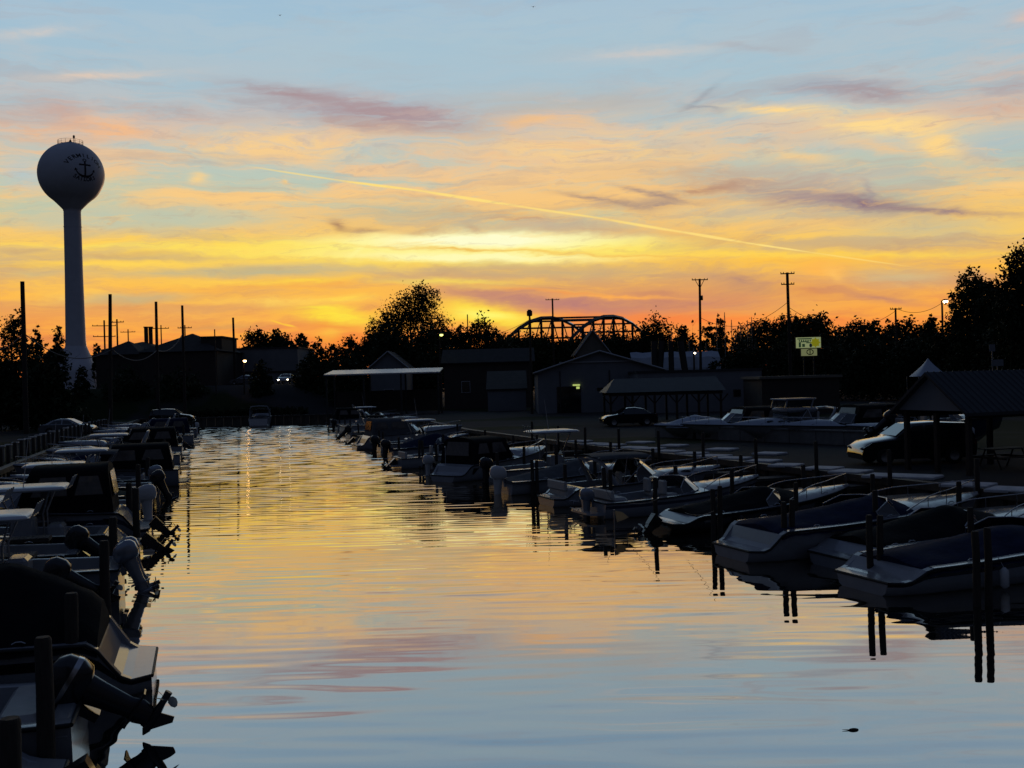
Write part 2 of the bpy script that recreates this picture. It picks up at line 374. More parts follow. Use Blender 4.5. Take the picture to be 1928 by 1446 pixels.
# ================================================================ materials
MT = {}
def mat(name, col, rough=.5, metal=0.0, spec=.5, coat=0.0, var=0.0, vs=3.0, bump=0.0, bs=20.0, emit=None, es=0.0, trans=0.0, alpha=1.0, dirt=None, stretch=(1, 1, 1)):
    m = bpy.data.materials.new(name); m.use_nodes = True; t = m.node_tree; b = t.nodes['Principled BSDF']
    b.inputs['Base Color'].default_value = (*col, 1); b.inputs['Roughness'].default_value = rough; b.inputs['Metallic'].default_value = metal
    b.inputs['Specular IOR Level'].default_value = spec; b.inputs['Coat Weight'].default_value = coat; b.inputs['Coat Roughness'].default_value = .08
    b.inputs['Transmission Weight'].default_value = trans; b.inputs['Alpha'].default_value = alpha
    if emit: b.inputs['Emission Color'].default_value = (*emit, 1); b.inputs['Emission Strength'].default_value = es
    if var or bump:
        c = t.nodes.new('ShaderNodeTexCoord'); mp = t.nodes.new('ShaderNodeMapping'); mp.inputs[3].default_value = stretch; t.links.new(c.outputs['Object'], mp.inputs[0])
    if var:
        n = t.nodes.new('ShaderNodeTexNoise'); n.inputs['Scale'].default_value = vs; n.inputs['Detail'].default_value = 6; n.inputs['Roughness'].default_value = .65
        t.links.new(mp.outputs[0], n.inputs['Vector'])
        r = t.nodes.new('ShaderNodeMapRange'); r.inputs[1].default_value = .3; r.inputs[2].default_value = .7; t.links.new(n.outputs[0], r.inputs[0])
        x = t.nodes.new('ShaderNodeMix'); x.data_type = 'RGBA'; t.links.new(r.outputs[0], x.inputs[0])
        d = dirt or tuple(v*(1-var) for v in col)
        x.inputs[6].default_value = (*d, 1); x.inputs[7].default_value = (*[min(v*(1+var*.5), .9) for v in col], 1)
        t.links.new(x.outputs[2], b.inputs['Base Color'])
    if bump:
        n = t.nodes.new('ShaderNodeTexNoise'); n.inputs['Scale'].default_value = bs; n.inputs['Detail'].default_value = 5; t.links.new(mp.outputs[0], n.inputs['Vector'])
        u = t.nodes.new('ShaderNodeBump'); u.inputs['Strength'].default_value = bump; u.inputs['Distance'].default_value = .02; t.links.new(n.outputs[0], u.inputs['Height']); t.links.new(u.outputs[0], b.inputs['Normal'])
    MT[name] = m; return m
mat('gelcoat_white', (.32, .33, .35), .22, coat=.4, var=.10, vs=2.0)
mat('gelcoat_cream', (.62, .59, .52), .25, coat=.4, var=.12, vs=2.0)
mat('gelcoat_grey', (.22, .235, .26), .28, coat=.3, var=.12)
mat('gelcoat_navy', (.015, .025, .07), .18, coat=.5, var=.2)
mat('gelcoat_black', (.012, .012, .014), .18, coat=.5)
mat('gelcoat_red', (.16, .02, .02), .2, coat=.5)
mat('antislip', (.55, .56, .56), .6, var=.2, vs=6, bump=.3, bs=120)
mat('vinyl', (.45, .44, .42), .5, var=.15, vs=5)
mat('canvas_navy', (.012, .02, .06), .85, spec=.12, var=.35, vs=3, bump=.5, bs=9)
mat('canvas_black', (.010, .010, .012), .85, spec=.12, var=.35, vs=3, bump=.5, bs=9)
mat('canvas_green', (.012, .035, .030), .85, spec=.12, var=.3, vs=3, bump=.5, bs=9)
mat('canvas_grey', (.12, .125, .13), .8, spec=.12, var=.3, vs=3, bump=.5, bs=9)
mat('canvas_tan', (.20, .16, .11), .85, spec=.12, var=.3, vs=3, bump=.5, bs=9)
mat('clear_vinyl', (.10, .09, .085), .12, spec=.8, coat=.5, var=.4, vs=2.5)
mat('tinted_glass', (.02, .028, .035), .04, spec=.9, coat=.8)
mat('stainless', (.55, .55, .56), .18, metal=1.0, var=.15, vs=8)
mat('aluminium', (.45, .46, .48), .35, metal=1.0, var=.15, vs=8)
mat('rubber', (.012, .012, .012), .6)
mat('motor_black', (.012, .013, .015), .25, coat=.4)
mat('motor_silver', (.30, .32, .36), .25, metal=.6, coat=.5)
mat('motor_white', (.62, .62, .61), .3, coat=.4)
mat('prop_metal', (.10, .10, .105), .4, metal=.7)
mat('wet_wood', (.045, .035, .027), .75, var=.5, vs=5, bump=.8, bs=14, stretch=(4, 4, .6))
mat('grey_plank', (.11, .10, .09), .8, var=.45, vs=4, bump=.6, bs=18, stretch=(1, 8, 1))
mat('concrete', (.24, .235, .22), .85, var=.3, vs=2.0, bump=.4, bs=30)
mat('pale_concrete', (.70, .70, .70), .8, var=.25, vs=2.5, bump=.3, bs=30)
mat('sheet_steel', (.10, .085, .07), .6, metal=.3, var=.5, vs=2)
mat('tower_white', (.80, .81, .86), .55, var=.10, vs=.35)
mat('tower_letter', (.03, .02, .02), .5)
mat('siding_grey', (.23, .235, .25), .7, var=.15, vs=.8)
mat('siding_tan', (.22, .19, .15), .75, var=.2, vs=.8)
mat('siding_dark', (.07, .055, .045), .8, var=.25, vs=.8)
mat('block_wall', (.26, .26, .27), .8, var=.2, vs=.6)
mat('roof_metal', (.055, .06, .066), .55, spec=.25, var=.2, vs=1.2)
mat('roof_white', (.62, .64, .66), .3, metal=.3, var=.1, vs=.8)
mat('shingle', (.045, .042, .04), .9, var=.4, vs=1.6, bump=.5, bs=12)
mat('trim_white', (.50, .50, .50), .5)
mat('dark_wood', (.045, .032, .024), .8, var=.4, vs=5, bump=.4, bs=12)
mat('window_glass', (.012, .014, .018), .06, spec=.9)
mat('bridge_steel', (.05, .052, .055), .5, metal=.3, var=.3, vs=.6)
mat('bridge_skylit', (.85, .87, .9), .3, metal=.5, var=.2, vs=.5)  # lighter copy of the bridge steel, sky reflection painted into its colour
mat('pole_wood', (.05, .038, .03), .85, var=.4, vs=2, stretch=(4, 4, .5))
mat('wire', (.02, .02, .02), .6)
mat('pale_cable', (.22, .20, .18), .6)
mat('bark', (.035, .027, .02), .9, var=.4, vs=5, bump=.6, bs=8)
mat('leaf', (.050, .065, .022), .7, spec=.2, var=.55, vs=.7)
mat('leaf_dark', (.035, .05, .02), .7, spec=.2, var=.5, vs=.7)
mat('tarp_pale', (.50, .56, .64), .5, var=.12, vs=.4)
mat('car_dark', (.012, .014, .018), .12, metal=.3, coat=.9)
mat('car_green', (.018, .026, .024), .12, metal=.3, coat=.9)
mat('car_silver', (.30, .31, .33), .2, metal=.6, coat=.8)
mat('tyre', (.01, .01, .01), .8)
mat('lamp_warm', (.8, .6, .3), .4, emit=(1, .58, .22), es=14)
mat('lamp_white', (.8, .8, .7), .4, emit=(1, .93, .78), es=9)
mat('lamp_green', (.6, .7, .3), .4, emit=(.80, .85, .20), es=1.1)
mat('lamp_orange', (.9, .6, .4), .4, emit=(1, .62, .32), es=14)
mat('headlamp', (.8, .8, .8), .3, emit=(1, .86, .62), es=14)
mat('reflector', (.25, .25, .24), .25, metal=.4)
mat('amber_lens', (.45, .10, .02), .3)
# ================================================================ marina geometry
RQ = [(12.6, 13.6), (9.8, 21.8), (0.8, 46.3), (-4.3, 59), (-12.8, 84.6), (-17.3, 105), (-23.8, 135), (-24.6, 139)]       # line of sterns, right row
LQ = [(-4.6, 9.5), (-6.1, 18), (-13.3, 41), (-18.9, 60), (-24.3, 78.8), (-35.1, 120), (-39.5, 137), (-40, 139)]
def on(Q, y):
    for (x0, y0), (x1, y1) in zip(Q, Q[1:]):
        if y <= y1 or (x1, y1) == Q[-1]: return x0+(x1-x0)*(y-y0)/(y1-y0)
LAND, FAR = 1.2, 141.0
def xl(y): return on(LQ, y)-9.0
def xr(y): return on(RQ, y)+9.2
def slab_grid(name, xs_of_y, ys, z, m, label):
    b = MB(); b.grid([[(x, y, z) for x in xs_of_y(y)] for y in ys], smooth=False); o = b.build(name, m); o['kind'] = 'structure'; return o
gm = mat('ground_cover', (.05, .05, .05), .95, spec=.08)
t = gm.node_tree; b_ = t.nodes['Principled BSDF']; c_ = t.nodes.new('ShaderNodeTexCoord')
def gn(scale, det=6):
    n = t.nodes.new('ShaderNodeTexNoise'); n.inputs['Scale'].default_value = scale; n.inputs['Detail'].default_value = det; t.links.new(c_.outputs['Object'], n.inputs['Vector']); return n.outputs[0]
x1 = t.nodes.new('ShaderNodeMix'); x1.data_type = 'RGBA'; x1.inputs[6].default_value = (.030, .031, .032, 1); x1.inputs[7].default_value = (.062, .062, .062, 1); t.links.new(gn(.35), x1.inputs[0])
x2 = t.nodes.new('ShaderNodeMix'); x2.data_type = 'RGBA'; t.links.new(x1.outputs[2], x2.inputs[6]); x2.inputs[7].default_value = (.022, .032, .012, 1)
r_ = t.nodes.new('ShaderNodeMapRange'); r_.inputs[1].default_value = .52; r_.inputs[2].default_value = .56; t.links.new(gn(.045, 4), r_.inputs[0]); t.links.new(r_.outputs[0], x2.inputs[0]); t.links.new(x2.outputs[2], b_.inputs['Base Color'])
u_ = t.nodes.new('ShaderNodeBump'); u_.inputs['Strength'].default_value = .5; t.links.new(gn(9), u_.inputs['Height']); t.links.new(u_.outputs[0], b_.inputs['Normal'])
# one ground sheet with the canal cut out of it
gb = MB(); ys = [-60, -20, 0]+[6+i*6 for i in range(22)]+[FAR-2.2]
def row_(y, s): e = xl(max(y, 9.5)) if s < 0 else xr(max(y, 13.6)); return [(e, y, LAND), (e+s*30, y, LAND), (e+s*400, y, LAND), (s*2500, y, LAND)]
gb.grid([row_(y, -1)[::-1] for y in ys], False); gb.grid([row_(y, 1) for y in ys], False)
y0 = ys[-1]; gb.grid([[(-2500, y0, LAND), (xl(y0)-30, y0, LAND), (xl(y0), y0, LAND), (xr(y0), y0, LAND), (xr(y0)+30, y0, LAND), (2500, y0, LAND)], [(-2500, 400, LAND), (-200, 400, LAND), (-60, 400, LAND), (40, 400, LAND), (200, 400, LAND), (2500, 400, LAND)], [(-4000, 4500, LAND)]+[(-1500+i*1000, 4500, LAND) for i in range(4)]+[(4000, 4500, LAND)]], False)
gb.build('ground', gm)['kind'] = 'structure'
# raised road bank beyond the canal head, left
b = MB(); zs_ = [(143, LAND+.004), (147, 3.2), (152, 5.3), (156, 5.45), (215, 5.45), (225, LAND+.004)]
b.grid([[(-118+6*math.sin(i), y+(i-8)*.15, LAND+(z-LAND)*min(1, i/1.5, (16-i)/2.0)) if 0 <= i <= 16 else 0 for i in range(17)] for y, z in zs_], True)
b.v = [(-118+i_*6.1+.2*math.sin(i_), v[1], max(v[2], LAND-.3)) for k_, v in enumerate(b.v) for i_ in [k_ % 17]]
b.build('embankment', gm)['kind'] = 'structure'
# seawalls
def seawall(lab, f, s):
    w = MB(); yy = [-60, 0]+ys[3:]; off = .25*s
    P = [(f(y), y) for y in yy]
    for (a0, b0), (a1, b1) in zip(P, P[1:]):
        for (zz, o0, o1) in ((LAND+.05, -.12, .3), ):
            w.add([(a0-s*o1, b0, zz), (a1-s*o1, b1, zz), (a1+s*.12, b1, zz), (a0+s*.12, b0, zz)], [(0, 1, 2, 3)]); 
        w.add([(a0-s*.3, b0, LAND+.05), (a1-s*.3, b1, LAND+.05), (a1-s*.3, b1, LAND-.2), (a0-s*.3, b0, LAND-.2)], [(0, 1, 2, 3)])
        n = max(2, int(abs(b1-b0)/.5))
        for i in range(n):
            t0, t1 = i/n, (i+.55)/n; d = .14*(i % 2)
            xa, ya, xb, yb = a0+(a1-a0)*t0, b0+(b1-b0)*t0, a0+(a1-a0)*(i+1)/n, b0+(b1-b0)*(i+1)/n
            w.add([(xa-s*d, ya, LAND-.19), (xb-s*d, yb, LAND-.19), (xb-s*d, yb, -1.2), (xa-s*d, ya, -1.2)], [(0, 1, 2, 3)])
            w.add([(xb-s*d, yb, LAND-.19), (xb-s*(.14-d), yb, LAND-.19), (xb-s*(.14-d), yb, -1.2), (xb-s*d, yb, -1.2)], [(0, 1, 2, 3)])
    return tag(w.build('seawall', MT['sheet_steel']), lab, 'seawall')
seawall('long corrugated steel seawall with concrete cap behind the left row of boats', xl, -1)
seawall('long corrugated steel seawall with concrete cap behind the right row of boats', xr, 1)
w = MB(); xa, xb = xl(y0), xr(y0); n = 60
for i in range(n):
    a, b = xa+(xb-xa)*i/n, xa+(xb-xa)*(i+1)/n; d = .14*(i % 2)
    w.add([(a, y0-d, LAND), (b, y0-d, LAND), (b, y0-d, -1.2), (a, y0-d, -1.2)], [(0, 1, 2, 3)])
w.box(((xa+xb)/2, y0-.05, LAND+.03), (xb-xa, .5, .16))
tag(w.build('seawall', MT['sheet_steel']), 'dark seawall closing the far end of the canal behind the lone white boat', 'seawall')
# ---------------------------------------------------------------- water: real small waves, calmer close by, ruffled at the far end
rs = np.random.RandomState(5)
wy = [-40.0]
while wy[-1] < FAR:
    y = wy[-1]; wy.append(y+(.5 if y < 10 else .055 if y < 60 else .07))
wy = np.array(wy); tt = np.linspace(0, 1, 84)
lx = np.array([xl(max(v, 9.5))-.5 for v in wy]); rx = np.array([xr(max(v, 13.6))+.5 for v in wy])
Xg = lx[:, None]+(rx-lx)[:, None]*tt[None, :]; Yg = np.repeat(wy[:, None], len(tt), 1); Hh = np.zeros_like(Xg)
def waves(n, lmin, lmax, spread, slope, mask, skew=0.0):
    global Hh
    for i in range(n):
        lam = math.exp(rs.uniform(math.log(lmin), math.log(lmax))); a = rs.normal(skew, spread); k = 2*math.pi/lam
        Hh += mask*slope/k*math.sqrt(2.0/n)*np.sin(k*(Xg*math.sin(a)+Yg*math.cos(a))+rs.uniform(0, 6.28))
def patch(f, seed):
    r = np.random.RandomState(seed); o = np.zeros_like(Xg)
    for i in range(7):
        a = r.uniform(-.35, .35); k = 2*math.pi/(f*r.uniform(.6, 1.6)); o += np.sin(k*(.5*Xg*math.cos(a+1.2)+Yg*math.cos(a))+r.uniform(0, 6.28))
    return np.clip(.5+o/5.0, 0, 1.3)
near = np.clip((Yg-16)/45, 0, 1)
waves(16, .5, 1.6, .20, .0085, .35+.9*patch(9, 1), .12)
waves(22, .22, .6, .14, .013, (.18+.9*near)*(.35+patch(7, 2)))
waves(26, .28, .8, .12, .100, np.clip((Yg-30)/50, 0, 1)**1.1*(.85+.2*patch(16, 3)))
waves(20, .35, .9, .15, .095, np.clip((Yg-85)/40, 0, 1))
nv = Xg.size; me = bpy.data.meshes.new('canal_water'); me.vertices.add(nv)
me.vertices.foreach_set('co', np.stack([Xg, Yg, Hh], -1).astype(np.float32).ravel())
R_, C_ = Xg.shape; idx = np.arange(nv).reshape(R_, C_); q = np.stack([idx[:-1, :-1], idx[:-1, 1:], idx[1:, 1:], idx[1:, :-1]], -1).reshape(-1, 4)
me.loops.add(q.size); me.loops.foreach_set('vertex_index', q.ravel().astype(np.int32)); me.polygons.add(len(q))
me.polygons.foreach_set('loop_start', np.arange(0, q.size, 4, dtype=np.int32)); me.polygons.foreach_set('loop_total', np.full(len(q), 4, dtype=np.int32))
me.update(calc_edges=True); me.validate(); me.polygons.foreach_set('use_smooth', np.ones(len(me.polygons), bool))
wm = bpy.data.materials.new('water'); wm.use_nodes = True; t = wm.node_tree; t.nodes.clear()
o_ = t.nodes.new('ShaderNodeOutputMaterial'); mx = t.nodes.new('ShaderNodeMixShader'); gl = t.nodes.new('ShaderNodeBsdfGlossy'); df = t.nodes.new('ShaderNodeBsdfDiffuse')
gl.inputs['Roughness'].default_value = .012; gl.inputs['Color'].default_value = (.99, .90, .85, 1); df.inputs['Color'].default_value = (.006, .012, .012, 1)
lw = t.nodes.new('ShaderNodeLayerWeight'); lw.inputs[0].default_value = .5          # facing = 1-cos
mr = t.nodes.new('ShaderNodeMapRange'); mr.inputs[1].default_value = .0; mr.inputs[2].default_value = 1.0; mr.inputs[3].default_value = .03; mr.inputs[4].default_value = .97
wr = t.nodes.new('ShaderNodeValToRGB'); wr.color_ramp.elements[0].position = .68; wr.color_ramp.elements[0].color = (.97, .96, .97, 1); wr.color_ramp.elements[1].position = .95; wr.color_ramp.elements[1].color = (1, .85, .65, 1); t.links.new(lw.outputs['Facing'], wr.inputs[0]); t.links.new(wr.outputs[0], gl.inputs['Color'])  # sunset orange put into the reflection colour at grazing angles
pw = t.nodes.new('ShaderNodeMath'); pw.operation = 'POWER'; pw.inputs[1].default_value = 1.5
t.links.new(lw.outputs['Facing'], pw.inputs[0]); t.links.new(pw.outputs[0], mr.inputs[0]); t.links.new(mr.outputs[0], mx.inputs[0]); t.links.new(df.outputs[0], mx.inputs[1]); t.links.new(gl.outputs[0], mx.inputs[2]); t.links.new(mx.outputs[0], o_.inputs[0])
me.materials.append(wm); wo_ = bpy.data.objects.new('canal_water', me); COL.objects.link(wo_); wo_['kind'] = 'structure'
# ================================================================ water tower
T = at(144, 690, 206); TX, TY = T.x, 206.0
tw = thing('water_tower', 'tall white water tower with a round lettered tank, far left beyond the canal', 'water tower', (TX, TY, LAND))
zc = at(139, 328, 206).z-LAND; Rt = 6.1
zs = at(139, 396, 206).z-LAND; zf = at(145, 652, 206).z-LAND; z0 = at(145, 694, 206).z-LAND
b = MB(); prof = []
a_end = -math.asin(.80)
for i in range(25):
    a = math.pi/2-.02-(math.pi/2-.02-a_end)*i/24; prof.append((Rt*math.cos(a), zc+Rt*math.sin(a)))
r1, z1 = prof[-1]
for i in range(1, 7): u = i/6; prof.append((r1+(1.58-r1)*u**.93, z1+(zs-z1)*(u**1.02)))
b.lathe(prof, n=72); b.build('tank', MT['tower_white'], tw)
b = MB(); b.lathe([(1.58, zs), (1.60, zs-3), (1.66, zf+14), (1.86, zf+1), (1.95, zf)], n=48)
for z in (zs-.05, zs-3.2): b.lathe([(1.60, z-.06), (1.66, z-.06), (1.66, z+.06), (1.60, z+.06)], n=48, smooth=False)
b.build('shaft', MT['tower_white'], tw)
b = MB(); b.lathe([(1.95, zf), (2.5, zf-1.4), (3.2, zf-3.0), (4.0, z0), (4.15, z0-1.0), (4.15, 0)], n=48); b.build('flared_base', MT['tower_white'], tw)
b = MB()
for h in (.05, .40, .75): b.tube([(2.3*math.cos(k*math.pi/16), 2.3*math.sin(k*math.pi/16), zc+Rt-.38+h) for k in range(33)], .025, 5)
for k in range(16): q = k*math.pi/8; b.tube([(2.3*math.cos(q), 2.3*math.sin(q), zc+Rt-.5), (2.3*math.cos(q), 2.3*math.sin(q), zc+Rt+.37)], .028, 5)
b.build('railing', MT['bridge_steel'], tw)
b = MB(); b.lathe([(0, zc+Rt+.7), (.12, zc+Rt+.6), (.2, zc+Rt+.3), (.5, zc+Rt+.1), (.8, zc+Rt-.1)], n=16); b.lathe([(0, zc+Rt+1.5), (.2, zc+Rt+1.3), (.2, zc+Rt+.9), (.07, zc+Rt+.8), (.07, zc+Rt-.1)], c=(.75, -.1, 0), n=12); b.build('vent', MT['bridge_steel'], tw)
# lettering and anchor wrapped on the tank
vdir = math.atan2(-TY, -TX)                       # bearing from the tower towards the water's head
face = vdir + math.asin(26/63.5)                  # the painted side looks a little right of it
def onball(u, v, off=.012):                      # u, v in metres on the tank face
    la = v/Rt; lo = face+u/(Rt*math.cos(la)*.98); r = Rt+off
    return (r*math.cos(la)*math.cos(lo), r*math.cos(la)*math.sin(lo), zc+r*math.sin(la))
def letter_mesh(txt, size, bold=.018):
    cu = bpy.data.curves.new('t', 'FONT'); cu.body = txt; cu.size = size; cu.resolution_u = 3; cu.offset = bold; cu.align_x = 'CENTER'
    ob = bpy.data.objects.new('t', cu); COL.objects.link(ob); dg = bpy.context.evaluated_depsgraph_get()
    me = bpy.data.meshes.new_from_object(ob.evaluated_get(dg)); bpy.data.objects.remove(ob); return me
b = MB(); V0 = 0.25
def arc_text(txt, Rr, cy, span, size, top):
    n = len(txt)
    for i, ch in enumerate(txt):
        me = letter_mesh(ch, size, .03); a = (i-(n-1)/2)/(n-1)*span
        vs = []
        for v in me.vertices:
            x, y = v.co.x*.95, v.co.y
            if top: rr = Rr+y; aa = a+x/Rr; vs.append(onball(rr*math.sin(aa), cy+rr*math.cos(aa)))
            else: rr = Rr-y; aa = a+x/Rr; vs.append(onball(rr*math.sin(aa), cy-rr*math.cos(aa)))
        b.add(vs, [tuple(p.vertices) for p in me.polygons]); bpy.data.meshes.remove(me)
arc_text('VERMILION', 3.55, V0-1.35, 1.86, 1.15, True)
arc_text('SAILORS', 3.9, V0+1.45, 1.06, 1.05, False)
b.build('lettering', MT['tower_letter'], tw)
b = MB()
def patch_(poly): b.add([onball(x, y+V0, .014) for x, y in poly], [tuple(range(len(poly)))])
def strip_(pts, w):
    for i in range(len(pts)-1):
        (xa_, ya_), (xb_, yb_) = pts[i], pts[i+1]; wa, wb = (w[i], w[i+1]) if isinstance(w, (list, tuple)) else (w, w)
        dx, dy = xb_-xa_, yb_-ya_; l = math.hypot(dx, dy); nx, ny = -dy/l, dx/l
        patch_([(xa_+nx*wa, ya_+ny*wa), (xb_+nx*wb, yb_+ny*wb), (xb_-nx*wb, yb_-ny*wb), (xa_-nx*wa, ya_-ny*wa)])
strip_([(0, 1.35), (0, .6), (0, 0), (0, -.8), (0, -1.55)], .17)
strip_([(-.95, .62), (-.4, .62), (0, .62), (.4, .62), (.95, .62)], .16)
for s_ in (-1, 1): patch_([(s_*1.18, .62), (s_*.95, .86), (s_*.85, .62), (s_*.95, .38)])
strip_([(.30*math.sin(q), 1.55+.26*math.cos(q)) for q in [i*math.pi/8 for i in range(17)]], .09)
arc = [(1.75*math.sin(a), .05-1.65*math.cos(a)) for a in [(-1.2+i*.15) for i in range(17)]]
strip_(arc, [.09+.14*(1-abs(i-8)/8) for i in range(17)])
for s_ in (-1, 1): patch_([(s_*1.85, -.05), (s_*1.95, -.62), (s_*1.35, -.40)])
b.build('anchor_emblem', MT['tower_letter'], tw)
# ================================================================ poles and lines
def pole(px, pt, pb, d, r, label, arms=(), lean=0.0, extra=None, name='utility_pole', cat='pole', m='pole_wood', group=None):
    top = at(px, pt, d); base = (top.x, d, LAND)
    t = thing(name, label, cat, base, group=group); h = top.z-LAND
    b = MB(); b.tube([(0, 0, 0), (lean*.5, 0, h*.5), (lean, 0, h)], [r*1.35, r*1.15, r], 10); b.build('post', MT[m], t)
    for (zf_, w_, yaw) in arms:
        c = MB(); z = h-zf_; ww = Vector((math.cos(yaw), math.sin(yaw), 0))
        c.tube([Vector((lean, -.12, z))-ww*w_, Vector((lean, -.12, z))+ww*w_], .07, 4)
        for k in (-1, -.6, .6, 1): p = Vector((lean, -.12, z))+ww*w_*k*.95; c.tube([p, p+Vector((0, 0, .22))], .05, 5)
        c.build('crossarm', MT['pole_wood'], t)
        if extra == 'brace':
            c = MB()
            for k in (-1, 1): c.tube([(lean, 0, z-1.2), (lean+k*w_*.55*math.cos(yaw), 0, z)], .045, 5)
            c.build('brace', MT['pole_wood'], t)
    return t, Vector((top.x+lean, d, top.z))
G1 = 'tall bare poles along the road left of the canal'
P1 = pole(42, 530, 0, 100, .19, 'thick bare pole left of the water tower, the farthest left in view', group=G1)[1]
P2 = pole(201, 554, 0, 111, .17, 'leaning pole with no arm at its top just right of the water tower', lean=0.35, group=G1)[1]
P3 = pole(292, 568, 0, 119, .15, 'thin bare pole rising beside the twin rooftop chimneys', lean=.1, group=G1)[1]
P4 = pole(343, 575, 0, 126, .14, 'thin bare pole rising over the peak of the dark hip roof', group=G1)[1]
P5 = pole(440, 598, 0, 165, .16, 'lone bare pole between the dark hip roof and the round dense tree', lean=-.1, group=G1)[1]
pole(404, 620, 0, 150, .08, 'very thin mast at the right end of the dark hip roof', m='bridge_steel')
pole(196, 603, 0, 190, .14, 'pole with two stacked crossarms right behind the leaning pole', [(1.0, 2.0, .3), (2.9, 1.9, .3)])
pole(220, 601, 0, 178, .13, 'short pole with one crossarm and a transformer between tower and chimneys', [(.5, 1.2, 0)])
pole(303, 612, 0, 190, .10, 'low pole with a crossarm just right of the twin chimneys', [(.6, 1.4, .2)])
pole(348, 612, 0, 185, .10, 'low pole with a crossarm behind the peak of the dark hip roof', [(.5, 1.2, .1)])
pole(241, 620, 0, 230, .12, 'tiny far pole above the left slope of the dark hip roof', [(.6, 1.6, 0)])
pole(1040, 562, 0, 205, .17, 'pole with one wide crossarm rising behind the arched bridge', [(.25, 1.35, .15)])
T1 = pole(1314, 525, 0, 150, .16, 'tall pole with a braced crossarm and a transformer right of the bridge', [(.15, 1.15, .1)], lean=.25, extra='brace')
b = MB(); b.lathe([(0, -.35), (.2, -.33), (.2, .33), (0, .35)], c=(.45, 0, T1[1].z-LAND-2.7), n=12); b.build('transformer', MT['bridge_steel'], T1[0])
T2 = pole(1484, 513, 0, 130, .17, 'tallest pole with two crossarms, standing left of the lit green sign', [(.15, .85, 0), (1.45, .8, 0)], lean=-.12)
T3 = pole(1686, 580, 0, 150, .13, 'small far pole with one crossarm above the trees right of the lit sign', [(.15, .8, 0)])
pole(588+292, 592, 0, 240, .12, 'slim pole top poking from the trees right of the big leafy tree')
def line(a, b_, sag, r, m, lab, n=24, cat='cable', name='cable', group=None):
    a, b_ = Vector(a), Vector(b_); p = [a.lerp(b_, i/n)-Vector((0, 0, sag*4*(i/n)*(1-i/n))) for i in range(n+1)]
    q = MB(); q.tube(p, r, 5); return tag(q.build(name, MT[m], None), lab, cat, group)
GL = 'sagging pale cables between the left poles'
def atz(P, py, px): return Vector((P.x, P.y, at(px, py, P.y).z))
line(at(-60, 655, 95), atz(P1, 627, 42), 1.0, .05, 'pale_cable', 'sagging pale cable running out of view left of the thick bare pole', group=GL)
line(atz(P1, 627, 42), atz(P2, 658, 200), 1.6, .05, 'pale_cable', 'sagging pale cable between the thick bare pole and the leaning pole', group=GL)
line(atz(P2, 657, 200), atz(P3, 659, 291), 1.2, .06, 'pale_cable', 'deeply sagging pale cable between the leaning pole and the chimney pole', group=GL)
line(atz(P3, 660, 291), atz(P4, 628, 343), .8, .06, 'pale_cable', 'short pale cable looping up to the pole at the roof peak', group=GL)
line(T2[1]-Vector((0, 0, 3.6)), T1[1]-Vector((0, 0, 5.5)), 2.0, .03, 'wire', 'thin wire strung between the two tall poles right of the bridge')
line(T2[1]-Vector((0, 0, 4.2)), T3[1]-Vector((0, 0, .4)), 2.5, .03, 'wire', 'thin wire strung from the two-arm pole towards the small far pole')
line(T3[1], at(1777, 568, 140), 1.0, .03, 'wire', 'thin wire strung from the small far pole to the lit street lamp')
line(at(860, 640, 190), at(1000, 600, 170), 1.0, .03, 'wire', 'thin wire rising to the floodlight pole in front of the bridge')
# street lamps
def lamp(px, py, d, label, m, r=.3, arm=.6, post=.09, name='street_lamp', cat='street lamp', tilt=None):
    p = at(px, py, d); t = thing(name, label, cat, (p.x-arm, d, LAND)); h = p.z-LAND
    b = MB(); b.tube([(0, 0, 0), (0, 0, h+.1)], [post*1.4, post], 8); b.tube([(0, 0, h+.05), (arm, 0, h+.15)], post*.6, 6); b.build('post', MT['pole_wood'], t)
    b = MB(); b.ell((arm, 0, h+.12), (r*1.3, r, r*.5), 12, 6); b.build('lamp_housing', MT['bridge_steel'], t)
    b = MB(); b.ell((arm, -.05, h-.05), (r, r*.9, r*.7), 12, 8); b.build('bulb', MT[m], t)
lamp(1780, 567, 140, 'lit orange street lamp on a post beside the tall right-hand trees', 'lamp_orange', .34, .45, .13)
lamp(831, 630, 150, 'lit yellow street lamp against the foot of the big leafy tree', 'lamp_green', .26, .3)
MT['lamp_green'].node_tree.nodes['Principled BSDF'].inputs['Emission Strength'].default_value = 3
lamp(461, 679, 150, 'lit warm lamp in front of the pale wall below the round dense tree', 'lamp_warm', .24, .2)
lamp(1308, 664, 120, 'small lamp post with a glowing bulb in front of the long pale tarpaulin', 'headlamp', .12, .1, .1)  # bulb glows, it takes the emitting headlamp material
# floodlight pole
p = at(997, 590, 120); t = thing('floodlight_pole', 'pole topped by a dark square box in front of the left end of the bridge', 'pole', (p.x, 120, LAND)); h = p.z-LAND
b = MB(); b.tube([(0, 0, 0), (0, 0, h-.3)], [.16, .11], 8); b.build('post', MT['pole_wood'], t)
b = MB(); b.box((0, 0, h), (.62, .5, .62), bev=.08); b.tube([(0, 0, h+.3), (0, 0, h+.42)], .2, 8); b.build('lamp_housing', MT['bridge_steel'], t)
